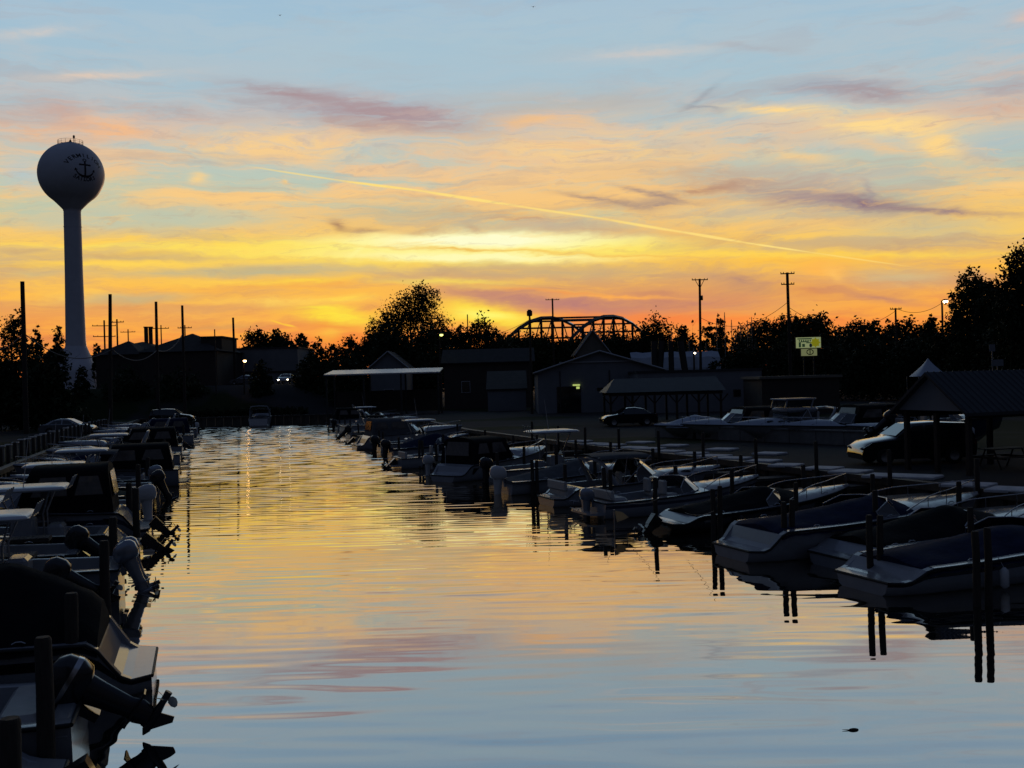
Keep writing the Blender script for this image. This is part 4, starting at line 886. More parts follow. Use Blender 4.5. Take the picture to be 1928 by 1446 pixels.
# the big leafy tree in front of the afterglow
HERO = [(.12, 0, .86, .17, .18, .13), (.03, 0, .76, .24, .22, .17), (-.10, 0, .68, .24, .22, .16), (-.30, 0, .60, .17, .18, .13), (-.38, 0, .49, .14, .16, .12), (.20, 0, .62, .18, .18, .15), (.33, 0, .53, .16, .16, .10), (.43, 0, .46, .11, .13, .07), (-.20, 0, .46, .24, .2, .15), (.10, 0, .44, .26, .2, .15)]
tree('leafy_tree', 'big leafy tree with an open ragged crown, tallest before the brightest afterglow', 'tree', 774, 529, 225, 186, HERO, 9000, .26, 11, r0=.6, dens=.80)
GB = 'trees along the skyline behind the canal'
TL = [  # bearing, crown top, distance, width, shape, leaves, leaf size, label
 (22, 578, 150, 78, SPAR, 1100, .22, 'sparse twiggy tree at the far left edge beneath the thick bare pole'),
 (72, 606, 155, 44, SPAR, 700, .24, 'small ragged tree just right of the thick bare pole'),
 (106, 601, 150, 42, TALL, 900, .24, 'small dark tree touching the left side of the tower shaft'),
 (182, 628, 190, 26, SPAR, 500, .26, 'tiny sparse tree right of the tower shaft'),
 (495, 613, 185, 86, WIDE, 4200, .30, 'round dense dark tree above the pale block building'),
 (530, 618, 190, 50, FULL, 1800, .30, 'dense dark tree merging with the right side of the round one'),
 (566, 624, 185, 54, SPAR, 1500, .26, 'smaller broken-crowned tree right of the round dense tree'),
 (602, 636, 200, 48, FULL, 900, .30, 'low bush-like tree between the broken-crowned one and the red gap'),
 (628, 643, 210, 40, FULL, 700, .3, 'lowest tree in the skyline where the sky glows red'),
 (662, 632, 190, 46, FULL, 1500, .28, 'low rounded tree at the left foot of the big leafy tree'),
 (700, 616, 170, 60, FULL, 1900, .26, 'bushy tree under the left side of the big leafy crown'),
 (735, 608, 165, 70, FULL, 2600, .28, 'dark full tree behind the trunk of the big leafy tree'),
 (800, 612, 170, 80, FULL, 2600, .28, 'dark full tree under the right side of the big leafy crown'),
 (852, 606, 180, 60, WIDE, 1900, .26, 'low wide tree just left of the bright sun glow'),
 (903, 596, 185, 74, FULL, 2600, .26, 'rounded tree silhouetted directly below the bright sun glow'),
 (942, 622, 190, 60, FULL, 1600, .28, 'low tree at the left end of the arched bridge'),
 (952, 630, 238, 80, FULL, 3500, .36, 'dense dark tree hiding the left foot of the near bridge arch'),
 (1015, 632, 240, 80, FULL, 3500, .36, 'dense dark tree before the left quarter of the near bridge arch'),
 (1085, 634, 238, 80, FULL, 3500, .36, 'dense dark tree before the right quarter of the near bridge arch'),
 (1160, 632, 238, 80, FULL, 3500, .36, 'dense dark tree before the crown of the far bridge arch'),
 (1225, 630, 240, 70, FULL, 3500, .36, 'dense dark tree hiding the right foot of the far bridge arch'),
 (985, 626, 230, 90, WIDE, 6000, .34, 'dark tree in front of the left half of the bridge truss'),
 (1045, 632, 235, 90, WIDE, 6000, .34, 'dark tree in front of the middle of the near bridge arch'),
 (1190, 631, 235, 90, WIDE, 6000, .34, 'dark tree in front of the right half of the far bridge arch'),
 (1140, 622, 340, 120, FULL, 4000, .4, 'dark tree behind the middle of the bridge'),
 (1236, 588, 230, 66, FULL, 2300, .3, 'ragged tree rising over the right end of the bridge'),
 (1283, 604, 220, 56, SPAR, 1200, .28, 'sparse tree between the bridge end and the braced-arm pole'),
 (1303, 595, 215, 26, CONE, 700, .26, 'narrow spiky conifer just left of the braced-arm pole'),
 (1333, 600, 210, 44, SPAR, 900, .28, 'sparse small tree directly right of the braced-arm pole'),
 (1357, 588, 205, 34, TALL, 1500, .26, 'narrow dense tree midway between the two tall poles'),
 (1395, 612, 215, 66, FULL, 1800, .3, 'low dark tree left of centre between the two tall poles'),
 (1437, 595, 200, 72, FULL, 2600, .28, 'rounded dark tree just left of the two-arm pole'),
 (1478, 588, 190, 60, FULL, 2300, .28, 'dark tree around the foot of the two-arm pole'),
 (1525, 582, 175, 96, WIDE, 4200, .28, 'broad dense tree with a domed top above the lit green sign'),
 (1583, 612, 190, 60, FULL, 1700, .3, 'low tree in the dip right of the broad domed tree'),
 (1622, 598, 180, 72, FULL, 2400, .28, 'dark tree left of the small far crossarm pole'),
 (1662, 595, 175, 72, WIDE, 2400, .28, 'wide dark tree beneath the small far crossarm pole'),
 (1712, 600, 170, 66, FULL, 2300, .28, 'dark tree right of the small far crossarm pole'),
 (1748, 588, 165, 60, SPAR, 1400, .24, 'twiggy tree just left of the lit orange street lamp'),
]
for i, (px, py, d, w_, sh, nl, lf, lab) in enumerate(TL): tree('background_tree', lab, 'tree', px, py, d, w_*(1.12 if sh is SPAR else 1.25), sh, nl, lf, 100+i, 'leaf_dark' if i % 3 else 'leaf', GB, flip=(-1)**i)
GC = 'tall trees at the right edge'
tree('tall_tree', 'tall dark tree with a rounded top just right of the lit orange street lamp', 'tree', 1828, 497, 120, 92, [(0, 0, .82, .30, .3, .15), (-.22, 0, .68, .26, .26, .14), (.2, 0, .70, .26, .26, .16), (-.25, 0, .5, .26, .26, .15), (.15, 0, .5, .34, .34, .2), (0, 0, .3, .5, .4, .2)], 5200, .20, 301, 'leaf', GC)
tree('tall_tree', 'tallest dark tree, cut by the right edge of the view', 'tree', 1935, 452, 105, 150, [(0, 0, .84, .26, .26, .15), (-.22, 0, .70, .22, .22, .12), (.1, 0, .66, .38, .34, .2), (-.12, 0, .48, .36, .34, .18), (0, 0, .3, .5, .4, .2)], 7500, .20, 302, 'leaf_dark', GC)
tree('tall_tree', 'dense dark tree filling the gap between the two tall right-hand trees', 'tree', 1868, 525, 115, 80, FULL, 4600, .22, 303, 'leaf_dark', GC)
GD = 'shorter dense trees before the skyline'
for i, (px, py, d, w_, nl, lab) in enumerate([(1640, 625, 140, 110, 3400, 'low dense tree left of the white tent below the far skyline'), (1720, 620, 135, 110, 3400, 'low dense tree directly behind the white tent'), (1800, 590, 125, 110, 3800, 'dense tree under the lit orange street lamp'), (1560, 628, 150, 110, 3000, 'low dense tree directly right of the lit green sign'),
     (1480, 628, 150, 100, 3000, 'low dense tree directly left of the lit green sign'), (1400, 634, 155, 90, 2600, 'low dense tree behind the yacht masts'), (1900, 590, 110, 120, 3800, 'dense tree above the pavilion roof at the right edge'),
     (35, 640, 112, 120, 3600, 'large dark bushy tree filling the far left edge beside the road'), (85, 668, 108, 90, 2400, 'dark bushy tree left of the tower base'), (150, 682, 150, 40, 900, 'small dark bush in front of the flared tower base'), (490, 676, 150, 44, 1500, 'round dark bush before the pale block building'), (590, 655, 155, 80, 2400, 'dark bushy tree right of the pale block building'),
     (650, 652, 150, 80, 2400, 'dark bushy tree left above the white-edged canopy'), (790, 650, 165, 100, 2600, 'dark bushy tree between the two pale houses behind the canopy'), (1255, 640, 175, 60, 1500, 'dark bushy tree over the left end of the pale tarpaulin roof'), (1300, 628, 200, 90, 2200, 'dark tree directly above the pale tarpaulin roof'), (1345, 672, 150, 34, 700, 'small bush at the right end of the pale tarpaulin roof'), (240, 690, 150, 90, 1500, 'low dark hedge-like bush before the hip-roofed houses'), (340, 694, 150, 100, 1600, 'low dark bush beneath the tallest hip roof'), (1050, 640, 250, 120, 2400, 'dark wide tree behind the steep brown gable')]):
    tree('bushy_tree', lab, 'tree', px, py, d, w_, [(0, 0, .55, .42, .36, .40), (-.25, 0, .42, .26, .3, .36), (.25, 0, .42, .26, .3, .36), (.05, 0, .25, .5, .4, .25)], nl, .26, 400+i, 'leaf_dark', GD, flip=(-1)**i)

# the far wood beyond everything, which reads as one mass
r = np.random.RandomState(77); n = 26000; X_ = r.uniform(-330, 330, n); base = 8.6+1.6*np.sin(X_*.045+1)+1.1*np.sin(X_*.13)+.8*np.sin(X_*.37)
Zt = base*np.sqrt(r.uniform(0, 1, n))+r.normal(0, .25, n)+LAND; P = np.stack([X_, r.uniform(380, 400, n), Zt], -1)
a = r.normal(size=(n, 3)); a /= np.linalg.norm(a, axis=1)[:, None]; b = np.cross(a, r.normal(size=(n, 3))); b /= np.linalg.norm(b, axis=1)[:, None]; s = r.uniform(.5, 1.1, n)[:, None]
q = np.stack([P-a*s, P+b*s*.7, P+a*s, P-b*s*.7], 1).reshape(-1, 3); me = bpy.data.meshes.new('distant_wood'); me.vertices.add(4*n); me.vertices.foreach_set('co', q.astype(np.float32).ravel()); me.loops.add(4*n); me.loops.foreach_set('vertex_index', np.arange(4*n, dtype=np.int32))
me.polygons.add(n); me.polygons.foreach_set('loop_start', np.arange(0, 4*n, 4, dtype=np.int32)); me.polygons.foreach_set('loop_total', np.full(n, 4, dtype=np.int32)); me.update(calc_edges=True); me.materials.append(MT['leaf_dark'])
o = bpy.data.objects.new('distant_wood', me); COL.objects.link(o); tag(o, 'dark far wood closing the horizon behind the skyline trees', 'wood', kind='stuff')
# ================================================================ boats (bow along +x, stern at x = 0, water at z = 0)
def hull_fn(L_, B_, Fs, Fb, full=.42, sport=False):
    e = .95/L_                                   # a sport stern slopes down to a low rounded platform between two wings
    def ss(v): v = max(0, min(1, v)); return v*v*(3-2*v)
    def half(u):
        h = half0(u); return h*(.74+.26*min(1, u/e)**.5) if sport and u < e else h
    def sheer(u):
        z = sheer0(u); return .34+(z-.34)*ss((u/e-.32)/.68) if sport and u < e else z
    def half0(u): return B_/2*(.93+.07*min(u/.3, 1)) if u < full else B_/2*(1-((u-full)/(1-full))**2.3)+.012
    def sheer0(u): return Fs+(Fb-Fs)*u**1.7
    return half, sheer
def make_hull(t, L_, B_, Fs, Fb, m, stripe=None, deck='gelcoat_white', well=(.04, .60), sole=.35, raised=0.0, rail='rubber', sport=False):
    half, sheer = hull_fn(L_, B_, Fs, Fb, sport=sport); U = [0, .3/L_, .45/L_, .6/L_, .78/L_, .95/L_]+[.95/L_+(1-.95/L_)*i/19 for i in range(1, 20)]; n = len(U); R_ = []; ST = .95/L_ if sport else 0
    for u in U:
        hb, zs = half(u), sheer(u); ch = max(.012, hb*(.86-.25*max(0, u-.5)*2)); zc = .06+.42*max(0, u-.4)**2*2.2; zk = -.38+(zs*.55+.38)*max(0, (u-.62)/.38)**2.2
        xk = L_*u-(L_*.10*max(0, (u-.55)/.45)**1.5); xc = L_*u-(L_*.05*max(0, (u-.55)/.45)**1.5); xm = L_*u-(L_*.022*max(0, (u-.55)/.45)**1.5)
        zm = zc+(zs-zc)*.55; hm = ch+(hb-ch)*.42
        side = [(L_*u, hb, zs), (xm, hm, zm), (xc, ch, zc), (xk, 0, min(zk, zc))]
        R_.append(side+[(x, -y, z) for x, y, z in side[-2::-1]])
    b = MB(); b.grid(R_, True); b.add(R_[0], [(0, 1, 2, 3, 4, 5, 6)]); h = b.build('hull', MT[m], t)
    if stripe:
        b = MB()
        for s in (-1, 1):
            rows = []
            for u in U:
                hb, zs = half(u), sheer(u); ch = max(.012, hb*(.86-.25*max(0, u-.5)*2)); zc = .06+.42*max(0, u-.4)**2*2.2; hm = ch+(hb-ch)*.42; zm = zc+(zs-zc)*.55; xm = L_*u-(L_*.022*max(0, (u-.55)/.45)**1.5)
                f0, f1 = .0, .42*(1-.5*u); P = lambda f: (xm+(L_*u-xm)*f, s*(hm+(hb-hm)*f+.012), zm+(zs-zm)*f)
                rows.append([P(f0+.06), P(f1+.06)])
            b.grid(rows, True)
        b.build('hull_stripe', MT[stripe], h)
    # gunwale, side decks, foredeck and cockpit well
    b = MB(); w0, w1 = well; rows = []
    for u in U:
        hb, zs = half(u), sheer(u); inn = max(0, hb-.22) if u < w1 else 0; inn = 0 if u < ST-1e-6 else inn; cam = raised*max(0, min(1, (u-w1)/.06))*max(0, 1-max(0, (u-w1-.05)/(1-w1-.05))**1.6)
        if u <= w1: rows.append([(L_*u, hb, zs), (L_*u, inn+.06, zs+.02), (L_*u, inn, zs-.0), (L_*u, -inn, zs-.0), (L_*u, -inn-.06, zs+.02), (L_*u, -hb, zs)])
        else: rows.append([(L_*u, hb, zs), (L_*u, hb*.72, zs+.03+cam*.75), (L_*u, hb*.3, zs+.06+cam), (L_*u, -hb*.3, zs+.06+cam), (L_*u, -hb*.72, zs+.03+cam*.75), (L_*u, -hb, zs)])
    k = max(i for i, u in enumerate(U) if u <= w1)
    for i in range(n-1):
        q = rows[i:i+2]
        if i < k and U[i] >= ST-1e-6: b.grid([r[:3] for r in q]); b.grid([r[3:] for r in q])
        elif i < k: b.grid([[r[0], (r[0][0], r[0][1]-.14, r[0][2]), (r[0][0], r[0][1]-.16, min(r[0][2], .36+max(0, (r[0][0]-.55)*1.9))), (r[0][0], -r[0][1]+.16, min(r[0][2], .36+max(0, (r[0][0]-.55)*1.9))), (r[0][0], -r[0][1]+.14, r[0][2]), r[5]] for r in q], False)
        else: b.grid(q)
    kk = [i for i, u in enumerate(U) if ST-1e-6 <= u <= w1]
    for s in (0, 1):
        wall = [[rows[i][2 if s == 0 else 3], (rows[i][2][0], rows[i][2 if s == 0 else 3][1], sole)] for i in kk]; b.grid(wall, False)
    b.grid([[(rows[i][2][0], rows[i][2][1], sole), (rows[i][3][0], rows[i][3][1], sole)] for i in kk], False)
    e = rows[k]; b.add([e[2], e[3], (e[3][0], e[3][1], sole), (e[2][0], e[2][1], sole)], [(0, 1, 2, 3)])
    e2 = rows[min(k+1, n-1)]; b.add([(e[2][0], e[2][1], e[2][2]), (e[3][0], e[3][1], e[3][2]), (e2[3][0], e2[3][1], e2[3][2]), (e2[2][0], e2[2][1], e2[2][2])], [(0, 1, 2, 3)])
    z = sheer(0); hb = half(0); xs_ = ST*L_; b.box((.16+xs_, 0, sheer(ST)-.12), (.30, half(ST)*1.9, .26), bev=.05); b.build('deck', MT[deck], t)
    b = MB()
    for s in (-1, 1): b.tube([(L_*u+.01, s*(half(u)+.012), sheer(u)-.03) for u in U], .032, 6)
    b.tube([(-.01, -hb, z-.03), (-.01, hb, z-.03)], .032, 6); b.build('rub_rail', MT[rail], t)
    return half, sheer
def bow_rail(t, L_, half, sheer, u0=.58, h=.42):
    b = MB(); us = [u0+(1.0-u0)*i/8 for i in range(9)]
    top = []
    for s in (1, -1):
        pts = [(L_*u*.985, s*max(.03, half(u)-.09), sheer(u)+h*min(1, .25+(u-u0)*6)) for u in us]
        for i in range(0, 9, 2): b.tube([(pts[i][0], pts[i][1], sheer(us[i])), pts[i]], .012, 5)
        top += pts if s == 1 else pts[::-1]
    b.tube(top, .016, 6); b.build('bow_rail', MT['stainless'], t)
def windshield(t, L_, half, sheer, u=.56, h=.45, rake=.5, back=.14, frame='aluminium', raised=0.0):
    x0 = L_*u; hb = half(u)-.12; z = sheer(u)+raised*.9; hb2 = half(u-back)-.10; z2 = sheer(u-back)+.02
    base = [(x0-L_*back, hb2, z2), (x0-.45, hb, z), (x0, hb*.55, z+.04), (x0+.08, 0, z+.05), (x0, -hb*.55, z+.04), (x0-.45, -hb, z), (x0-L_*back, -hb2, z2)]
    top = [(base[0][0]-.05, hb2*.93, z2+h*.45), (x0-.45-rake*.75, hb*.88, z+h*.92), (x0-rake, hb*.5, z+h), (x0+.03-rake, 0, z+h+.02), (x0-rake, -hb*.5, z+h), (x0-.45-rake*.75, -hb*.88, z+h*.92), (base[6][0]-.05, -hb2*.93, z2+h*.45)]
    b = MB(); b.grid([base, top], False); g = b.build('windshield', MT['tinted_glass'], t)
    b = MB(); b.tube(top, .022, 6); b.tube(base, .016, 5)
    for i in range(7): b.tube([base[i], top[i]], .014, 5)
    b.build('windshield_frame', MT[frame], g); return x0-rake, z+h
def tent_rows(xs, hbf, zb, ridge, drop=.12, flat=.10, n=11):
    rows = []
    for x in xs:
        hb, z0, r = hbf(x), zb(x), ridge(x); row = []
        for i in range(n):
            a = -1+2*i/(n-1); s = abs(a)
            zz = z0-drop-.03*math.sin(x*5.3)**2 if i in (0, n-1) else z0+(r)*(1-max(0, (s-flat)/(1-flat))**1.08)+.02*math.sin(x*6.1+i*2.3)*(.2+r)-.035*s*(1-s)*4*abs(math.sin(x*2.4))
            row.append((x, a*hb*(1.02 if s > .9 else 1), zz))
        rows.append(row)
    return rows
def cover(t, L_, half, sheer, m, u1=.72, peak=.85, up=.50, endz=.05, x0=-.05):
    n = 31; x0 = x0 if sheer(0) > .36 else .80; xs = [x0+(L_*u1-x0)*i/(n-1) for i in range(n)]
    def rg(x):
        u = x/L_; d = (u-up)/(up+.02) if u < up else (u-up)/(u1-up); return endz+(peak-endz)*max(0, 1-abs(d)**(1.0 if u < up else 1.15))
    uu = lambda x: max(0, min(1, x/L_))
    rows = tent_rows(xs, lambda x: half(uu(x))+.03, lambda x: sheer(uu(x)), rg)
    b = MB(); b.grid(rows, True); b.add(rows[0], [tuple(range(len(rows[0])))]); b.build('mooring_cover', MT[m], t)
def camper(t, L_, half, sheer, m, u0=.04, u1=.50, h=1.25, panes=True, slope_front=.5, slope_back=.25):
    n = 10; rows = []; x0, x1 = L_*u0, L_*u1; hb0 = half(.2)-.06; x0 += .75 if sheer(0) < .36 else 0
    prof = [(-1, 0), (-.97, .5), (-.93, .86), (-.78, .97), (-.4, 1.03), (0, 1.05), (.4, 1.03), (.78, .97), (.93, .86), (.97, .5), (1, 0)]
    zb = sheer(.15)-.02
    for i in range(n):
        k = i/(n-1); row = []
        for (a, f) in prof: row.append((x0+(x1-x0)*k+(f*slope_back*(1-k) - f*slope_front*k), a*hb0, zb+(sheer(u0+(u1-u0)*k)-zb)*(1-f)+f*h+.012*math.sin(i*2.1+a*5)*f))
        rows.append(row)
    b = MB(); b.grid(rows, True); b.add(rows[0], [tuple(range(11))]); b.add(rows[-1], [tuple(range(10, -1, -1))]); c = b.build('canvas_enclosure', MT[m], t)
    if panes:
        for s in (-1, 1):
            for (ka, kb) in ((.10, .42), (.50, .90)):
                q = []
                for k, f in ((ka, .42), (kb, .42), (kb-.06, .82), (ka+.03, .82)):
                    a = .975-.03*(f-.42)/.4+.022; q.append((x0+(x1-x0)*k+(f*slope_back*(1-k)-f*slope_front*k), s*a*hb0, zb+f*h))
                b = MB(); b.add(q, [(0, 1, 2, 3) if s < 0 else (3, 2, 1, 0)]); b.build('clear_window', MT['clear_vinyl'], c)
        q = [(x1+.03-f*slope_front, a*hb0, zb+f*h) for a, f in ((-.75, .45), (.75, .45), (.62, .9), (-.62, .9))]
        b = MB(); b.add(q, [(0, 1, 2, 3)]); b.build('clear_window', MT['clear_vinyl'], c)
        q = [(x0-.03+f*slope_back, a*hb0, zb+f*h) for a, f in ((-.7, .35), (.7, .35), (.62, .88), (-.62, .88))]
        b = MB(); b.add(q, [(3, 2, 1, 0)]); b.build('clear_window', MT['clear_vinyl'], c)
def bimini(t, L_, half, sheer, m, u0=.22, u1=.52, h=1.35, bow=.10):
    x0, x1 = L_*u0, L_*u1; hb = half(.3)-.12; z = sheer(.35)
    b = MB(); rows = [[(x0+(x1-x0)*i/8, hb*a, z+h+bow*(1-a*a)-.05*abs(i-4)/4*(.6)) for a in (-1, -.97, -.6, -.2, .2, .6, .97, 1)] for i in range(9)]
    rows = [[(x, y, zz-(.07 if k in (0, 7) else 0)) for k, (x, y, zz) in enumerate(r)] for r in rows]; b.grid(rows, True); c = b.build('bimini_top', MT[m], t)
    b = MB(); xm = (x0+x1)/2
    for s in (-1, 1):
        for xt in (x0+.05, x1-.05, xm+.1): b.tube([(xm-.1, s*(hb+.03), z), (xt, s*hb*.99, z+h)], .014, 5)
    b.build('bimini_frame', MT['stainless'], c)
def ttop(t, L_, half, sheer, m='gelcoat_white', u0=.28, u1=.60, h=2.15, sole=.35, wid=.82, thick=.09):
    x0, x1 = L_*u0, L_*u1; hb = half(.3)*wid; b = MB(); z = sole+h
    rows = []
    for k, (inn, zz) in enumerate(((.10, -thick/2), (0, -thick*.1), (0, thick*.2), (.12, thick*.8), (.5, thick*1.15))):
        X0, X1, Y = x0+inn, x1-inn*.6, hb-inn; c = .22*(1-inn)
        rows.append([(X0+c, -Y, z+zz), (X1-c, -Y, z+zz), (X1-.06, -Y+.08, z+zz), (X1, -Y+c, z+zz), (X1+.02, 0, z+zz), (X1, Y-c, z+zz), (X1-.06, Y-.08, z+zz), (X1-c, Y, z+zz), (X0+c, Y, z+zz), (X0+.05, Y-.07, z+zz), (X0, Y-c, z+zz), (X0, -Y+c, z+zz), (X0+.05, -Y+.07, z+zz)])
    b.grid(rows, True, close=True); b.add(rows[-1], [tuple(range(13))]); b.add(rows[0], [tuple(range(12, -1, -1))]); tp = b.build('hard_top', MT[m], t)
    xm = (x0+x1)/2
    for s in (-1, 1):
        for dx in (-.45, .45): b = MB(); b.tube([(xm+dx*1.1, s*.42, sole), (xm+dx*1.0, s*.44, sole+h*.6), (xm+dx*1.5, s*hb*.8, z-.05)], .028, 6); b.build('leg', MT['aluminium'], tp)
    for dx in (-.66, .66): b = MB(); b.tube([(xm+dx, -hb*.8, z-.07), (xm+dx, hb*.8, z-.07)], .02, 5); b.build('crossbar', MT['aluminium'], tp)
    b = MB(); b.tube([(x0-.02, -.5, z), (x0-.02, .5, z)], .022, 5)
    for k in range(4): y = -.45+.3*k; b.tube([(x0-.02, y, z), (x0-.16, y, z+.32)], .022, 5)
    b.build('rod_rack', MT['aluminium'], tp)
    b = MB(); b.box((xm+.15, 0, sole+.5), (.75, .8, 1.0), bev=.08, taper=.9); b.box((xm-.75, 0, sole+.38), (.5, .9, .76), bev=.08); b.build('console', MT['gelcoat_white'], t)
    b = MB(); b.add([(xm+.45, -.38, sole+1.0), (xm+.45, .38, sole+1.0), (xm+.18, .32, sole+1.5), (xm+.18, -.32, sole+1.5)], [(0, 1, 2, 3)]); b.build('console_screen', MT['tinted_glass'], t)
    return z
def seats(t, L_, half, sole=.35, m='vinyl'):
    for s in (-1, 1):
        b = MB(); b.box((L_*.40, s*half(.4)*.5, sole+.35), (.55, .5, .2), bev=.06); b.box((L_*.40-.28, s*half(.4)*.5, sole+.68), (.14, .5, .55), bev=.06); b.box((L_*.40, s*half(.4)*.5, sole+.13), (.4, .35, .26)); b.build('seat', MT[m], t)
    b = MB(); b.box((L_*.10, 0, sole+.22), (.6, half(.1)*1.5, .42), bev=.08); b.box((L_*.10-.3, 0, sole+.5), (.14, half(.1)*1.5, .4), bev=.06); b.build('seat', MT[m], t)
def swim_platform(t, B_, z=.22, ext=.55, m='gelcoat_white'):
    b = MB(); Y = B_/2*.84; P = [(.0, -Y), (.0, Y), (-ext*.55, Y), (-ext*.9, Y*.86), (-ext, Y*.6), (-ext, -Y*.6), (-ext*.9, -Y*.86), (-ext*.55, -Y)]
    b.prism(P, z-.06, z+.02); p = b.build('swim_platform', MT[m], t)
    b = MB(); 
    for y in (-.16, .16): b.tube([(-ext*.7, Y*.55+y, z+.03), (-ext-.05, Y*.55+y, z+.10), (-ext-.05, Y*.55+y, z+.34), (-ext*.7, Y*.55+y, z+.34)], .014, 5)
    b.build('ladder', MT['stainless'], p)
def propeller(M, parent, r=.19):
    b = MB(); b.tube([M @ Vector((-.10, 0, 0)), M @ Vector((.16, 0, 0))], [.055, .045], 8)
    for k in range(3):
        a = k*2*math.pi/3+.4; c, s = math.cos(a), math.sin(a); rr = []
        for (rad, w, tw) in ((.05, .05, .5), (r*.55, .10, .42), (r*.85, .10, .34), (r, .045, .3)):
            rr.append([M @ Vector((d*tw, (rad*c-d*s), (rad*s+d*c))) for d in (-w, 0, w)])
        b.grid(rr, True)
    b.build('propeller', MT['prop_metal'], parent)
def outboard(t, z, m='motor_black', tilt=0.0, y=0.0, s=1.0, yaw=0.0, band=None):
    """transom-hung motor: tilt swings the leg back and up about the transom bracket"""
    M = Matrix.Translation((-.12, y, z+.02)) @ Matrix.Rotation(yaw, 4, 'Z') @ Matrix.Rotation(tilt, 4, 'Y') @ Matrix.Scale(s, 4)
    V = lambda x, yy, zz: M @ Vector((x, yy, zz))
    b = MB()
    def ring(zz, x0, x1, w): return [V(x0, -w*.6, zz), V((x0+x1)/2, -w, zz), V(x1-.02, -w*.5, zz), V(x1, 0, zz), V(x1-.02, w*.5, zz), V((x0+x1)/2, w, zz), V(x0, w*.6, zz), V(x0-.03, 0, zz)]
    b.grid([ring(.16, -.34, .06, .12), ring(-.05, -.32, .02, .09), ring(-.45, -.30, -.04, .07), ring(-.62, -.34, -.02, .06), ring(-.78, -.30, -.06, .045)], True, close=True)
    b.box((-.2, 0, -.56), (.52, .26, .025), M=M)                                      # anti-ventilation plate
    b.tube([V(.06, 0, -.84), V(-.02, 0, -.84), V(-.30, 0, -.84), V(-.42, 0, -.84)], [.01, .06, .065, .05], 8)     # gearcase torpedo
    b.add([V(-.02, .012, -.86), V(-.30, .012, -.86), V(-.34, .012, -1.08), V(-.26, .012, -1.10), V(-.02, -.012, -.86), V(-.30, -.012, -.86), V(-.34, -.012, -1.08), V(-.26, -.012, -1.10)], [(0, 1, 2, 3), (7, 6, 5, 4), (1, 5, 6, 2), (0, 3, 7, 4), (3, 2, 6, 7)])
    b.grid([ring(-.74, -.26, -.04, .035), ring(-.86, -.28, -.02, .03)], True, close=True)
    b.box((.10, 0, -.02), (.12, .24, .34), M=M)
    o = b.build('outboard_motor', MT[m], t)
    b = MB(); rows = []
    for (zz, x0, x1, w) in ((.14, -.36, .12, .15), (.20, -.46, .18, .20), (.34, -.50, .20, .225), (.52, -.47, .17, .215), (.62, -.38, .10, .18), (.66, -.24, .0, .10)):
        cx, hx = (x0+x1)/2, (x1-x0)/2
        rows.append([V(cx+hx*math.copysign(abs(math.cos(k*math.pi/8))**.6, math.cos(k*math.pi/8)), w*math.copysign(abs(math.sin(k*math.pi/8))**.6, math.sin(k*math.pi/8)), zz+(.03*math.cos(k*math.pi/8)*(-1) if zz > .5 else 0)) for k in range(16)])
    b.grid(rows, True, close=True); b.add(rows[-1], [tuple(range(16))]); b.add(rows[0], [tuple(range(15, -1, -1))]); c = b.build('cowling', MT[m], o)
    if band:
        b = MB(); b.grid([[p+(p-V(-.15, 0, .3))*.02 for p in [r_ for r_ in (rows[2][k]*(1-f)+rows[3][k]*f for k in range(16))]] for f in (.1, .45)], True, close=True); b.build('cowling_band', MT[band], o)
    propeller(M @ Matrix.Translation((-.50, 0, -.84)), o)
def sterndrive(t, tilt=.9, y=0.0, z=.22):
    M = Matrix.Translation((-.12, y, z)) @ Matrix.Rotation(tilt, 4, 'Y'); V = lambda x, yy, zz: M @ Vector((x, yy, zz))
    b = MB()
    for (za, zb_, wa, wb, xa_, xb_) in ((.22, -.18, .14, .11, -.34, .0), (-.18, -.5, .11, .05, -.30, -.04)):
        b.add([V(xa_, -wa, za), V(xb_, -wa, za), V(xb_, wa, za), V(xa_, wa, za), V(xa_+.02, -wb, zb_), V(xb_-.02, -wb, zb_), V(xb_-.02, wb, zb_), V(xa_+.02, wb, zb_)], [(0, 1, 2, 3), (7, 6, 5, 4), (0, 4, 5, 1), (1, 5, 6, 2), (2, 6, 7, 3), (3, 7, 4, 0)])
    b.tube([V(.05, 0, .05), V(-.1, 0, .05)], [.13, .12], 10); b.box((-.26, 0, -.34), (.5, .26, .03), M=M); b.tube([V(.02, 0, -.56), V(-.06, 0, -.56), V(-.32, 0, -.56), V(-.42, 0, -.56)], [.01, .07, .07, .055], 8)
    b.add([V(-.04, 0, -.58), V(-.34, 0, -.58), V(-.36, 0, -.80), V(-.28, 0, -.80)], [(0, 1, 2, 3), (3, 2, 1, 0)])
    o = b.build('stern_drive', MT['motor_black'], t); propeller(M @ Matrix.Translation((-.50, 0, -.56)), o, .20)
def radar_arch(t, L_, half, sheer, u=.24, h=1.35, m='gelcoat_white'):
    x = L_*u; hb = half(u)-.06; z = sheer(u); b = MB(); P = [(x+.45, hb, z), (x+.05, hb*.95, z+h*.7), (x-.15, hb*.8, z+h), (x-.18, 0, z+h+.06), (x-.15, -hb*.8, z+h), (x+.05, -hb*.95, z+h*.7), (x+.45, -hb, z)]
    b.tube(P, [.11, .09, .08, .08, .08, .09, .11], 6); b.build('radar_arch', MT[m], t)
def antenna(t, x, y, z, h=1.8):
    b = MB(); b.tube([(x, y, z), (x-.12*h, y, z+h)], [.014, .006], 4); b.build('antenna', MT['motor_white'], t)
def light_mast(t, x, z, h=.8):
    b = MB(); b.tube([(x, 0, z), (x, 0, z+h)], .012, 5); b.ell((x, 0, z+h+.04), (.04, .04, .06), 8, 6); b.build('stern_light', MT['motor_white'], t)
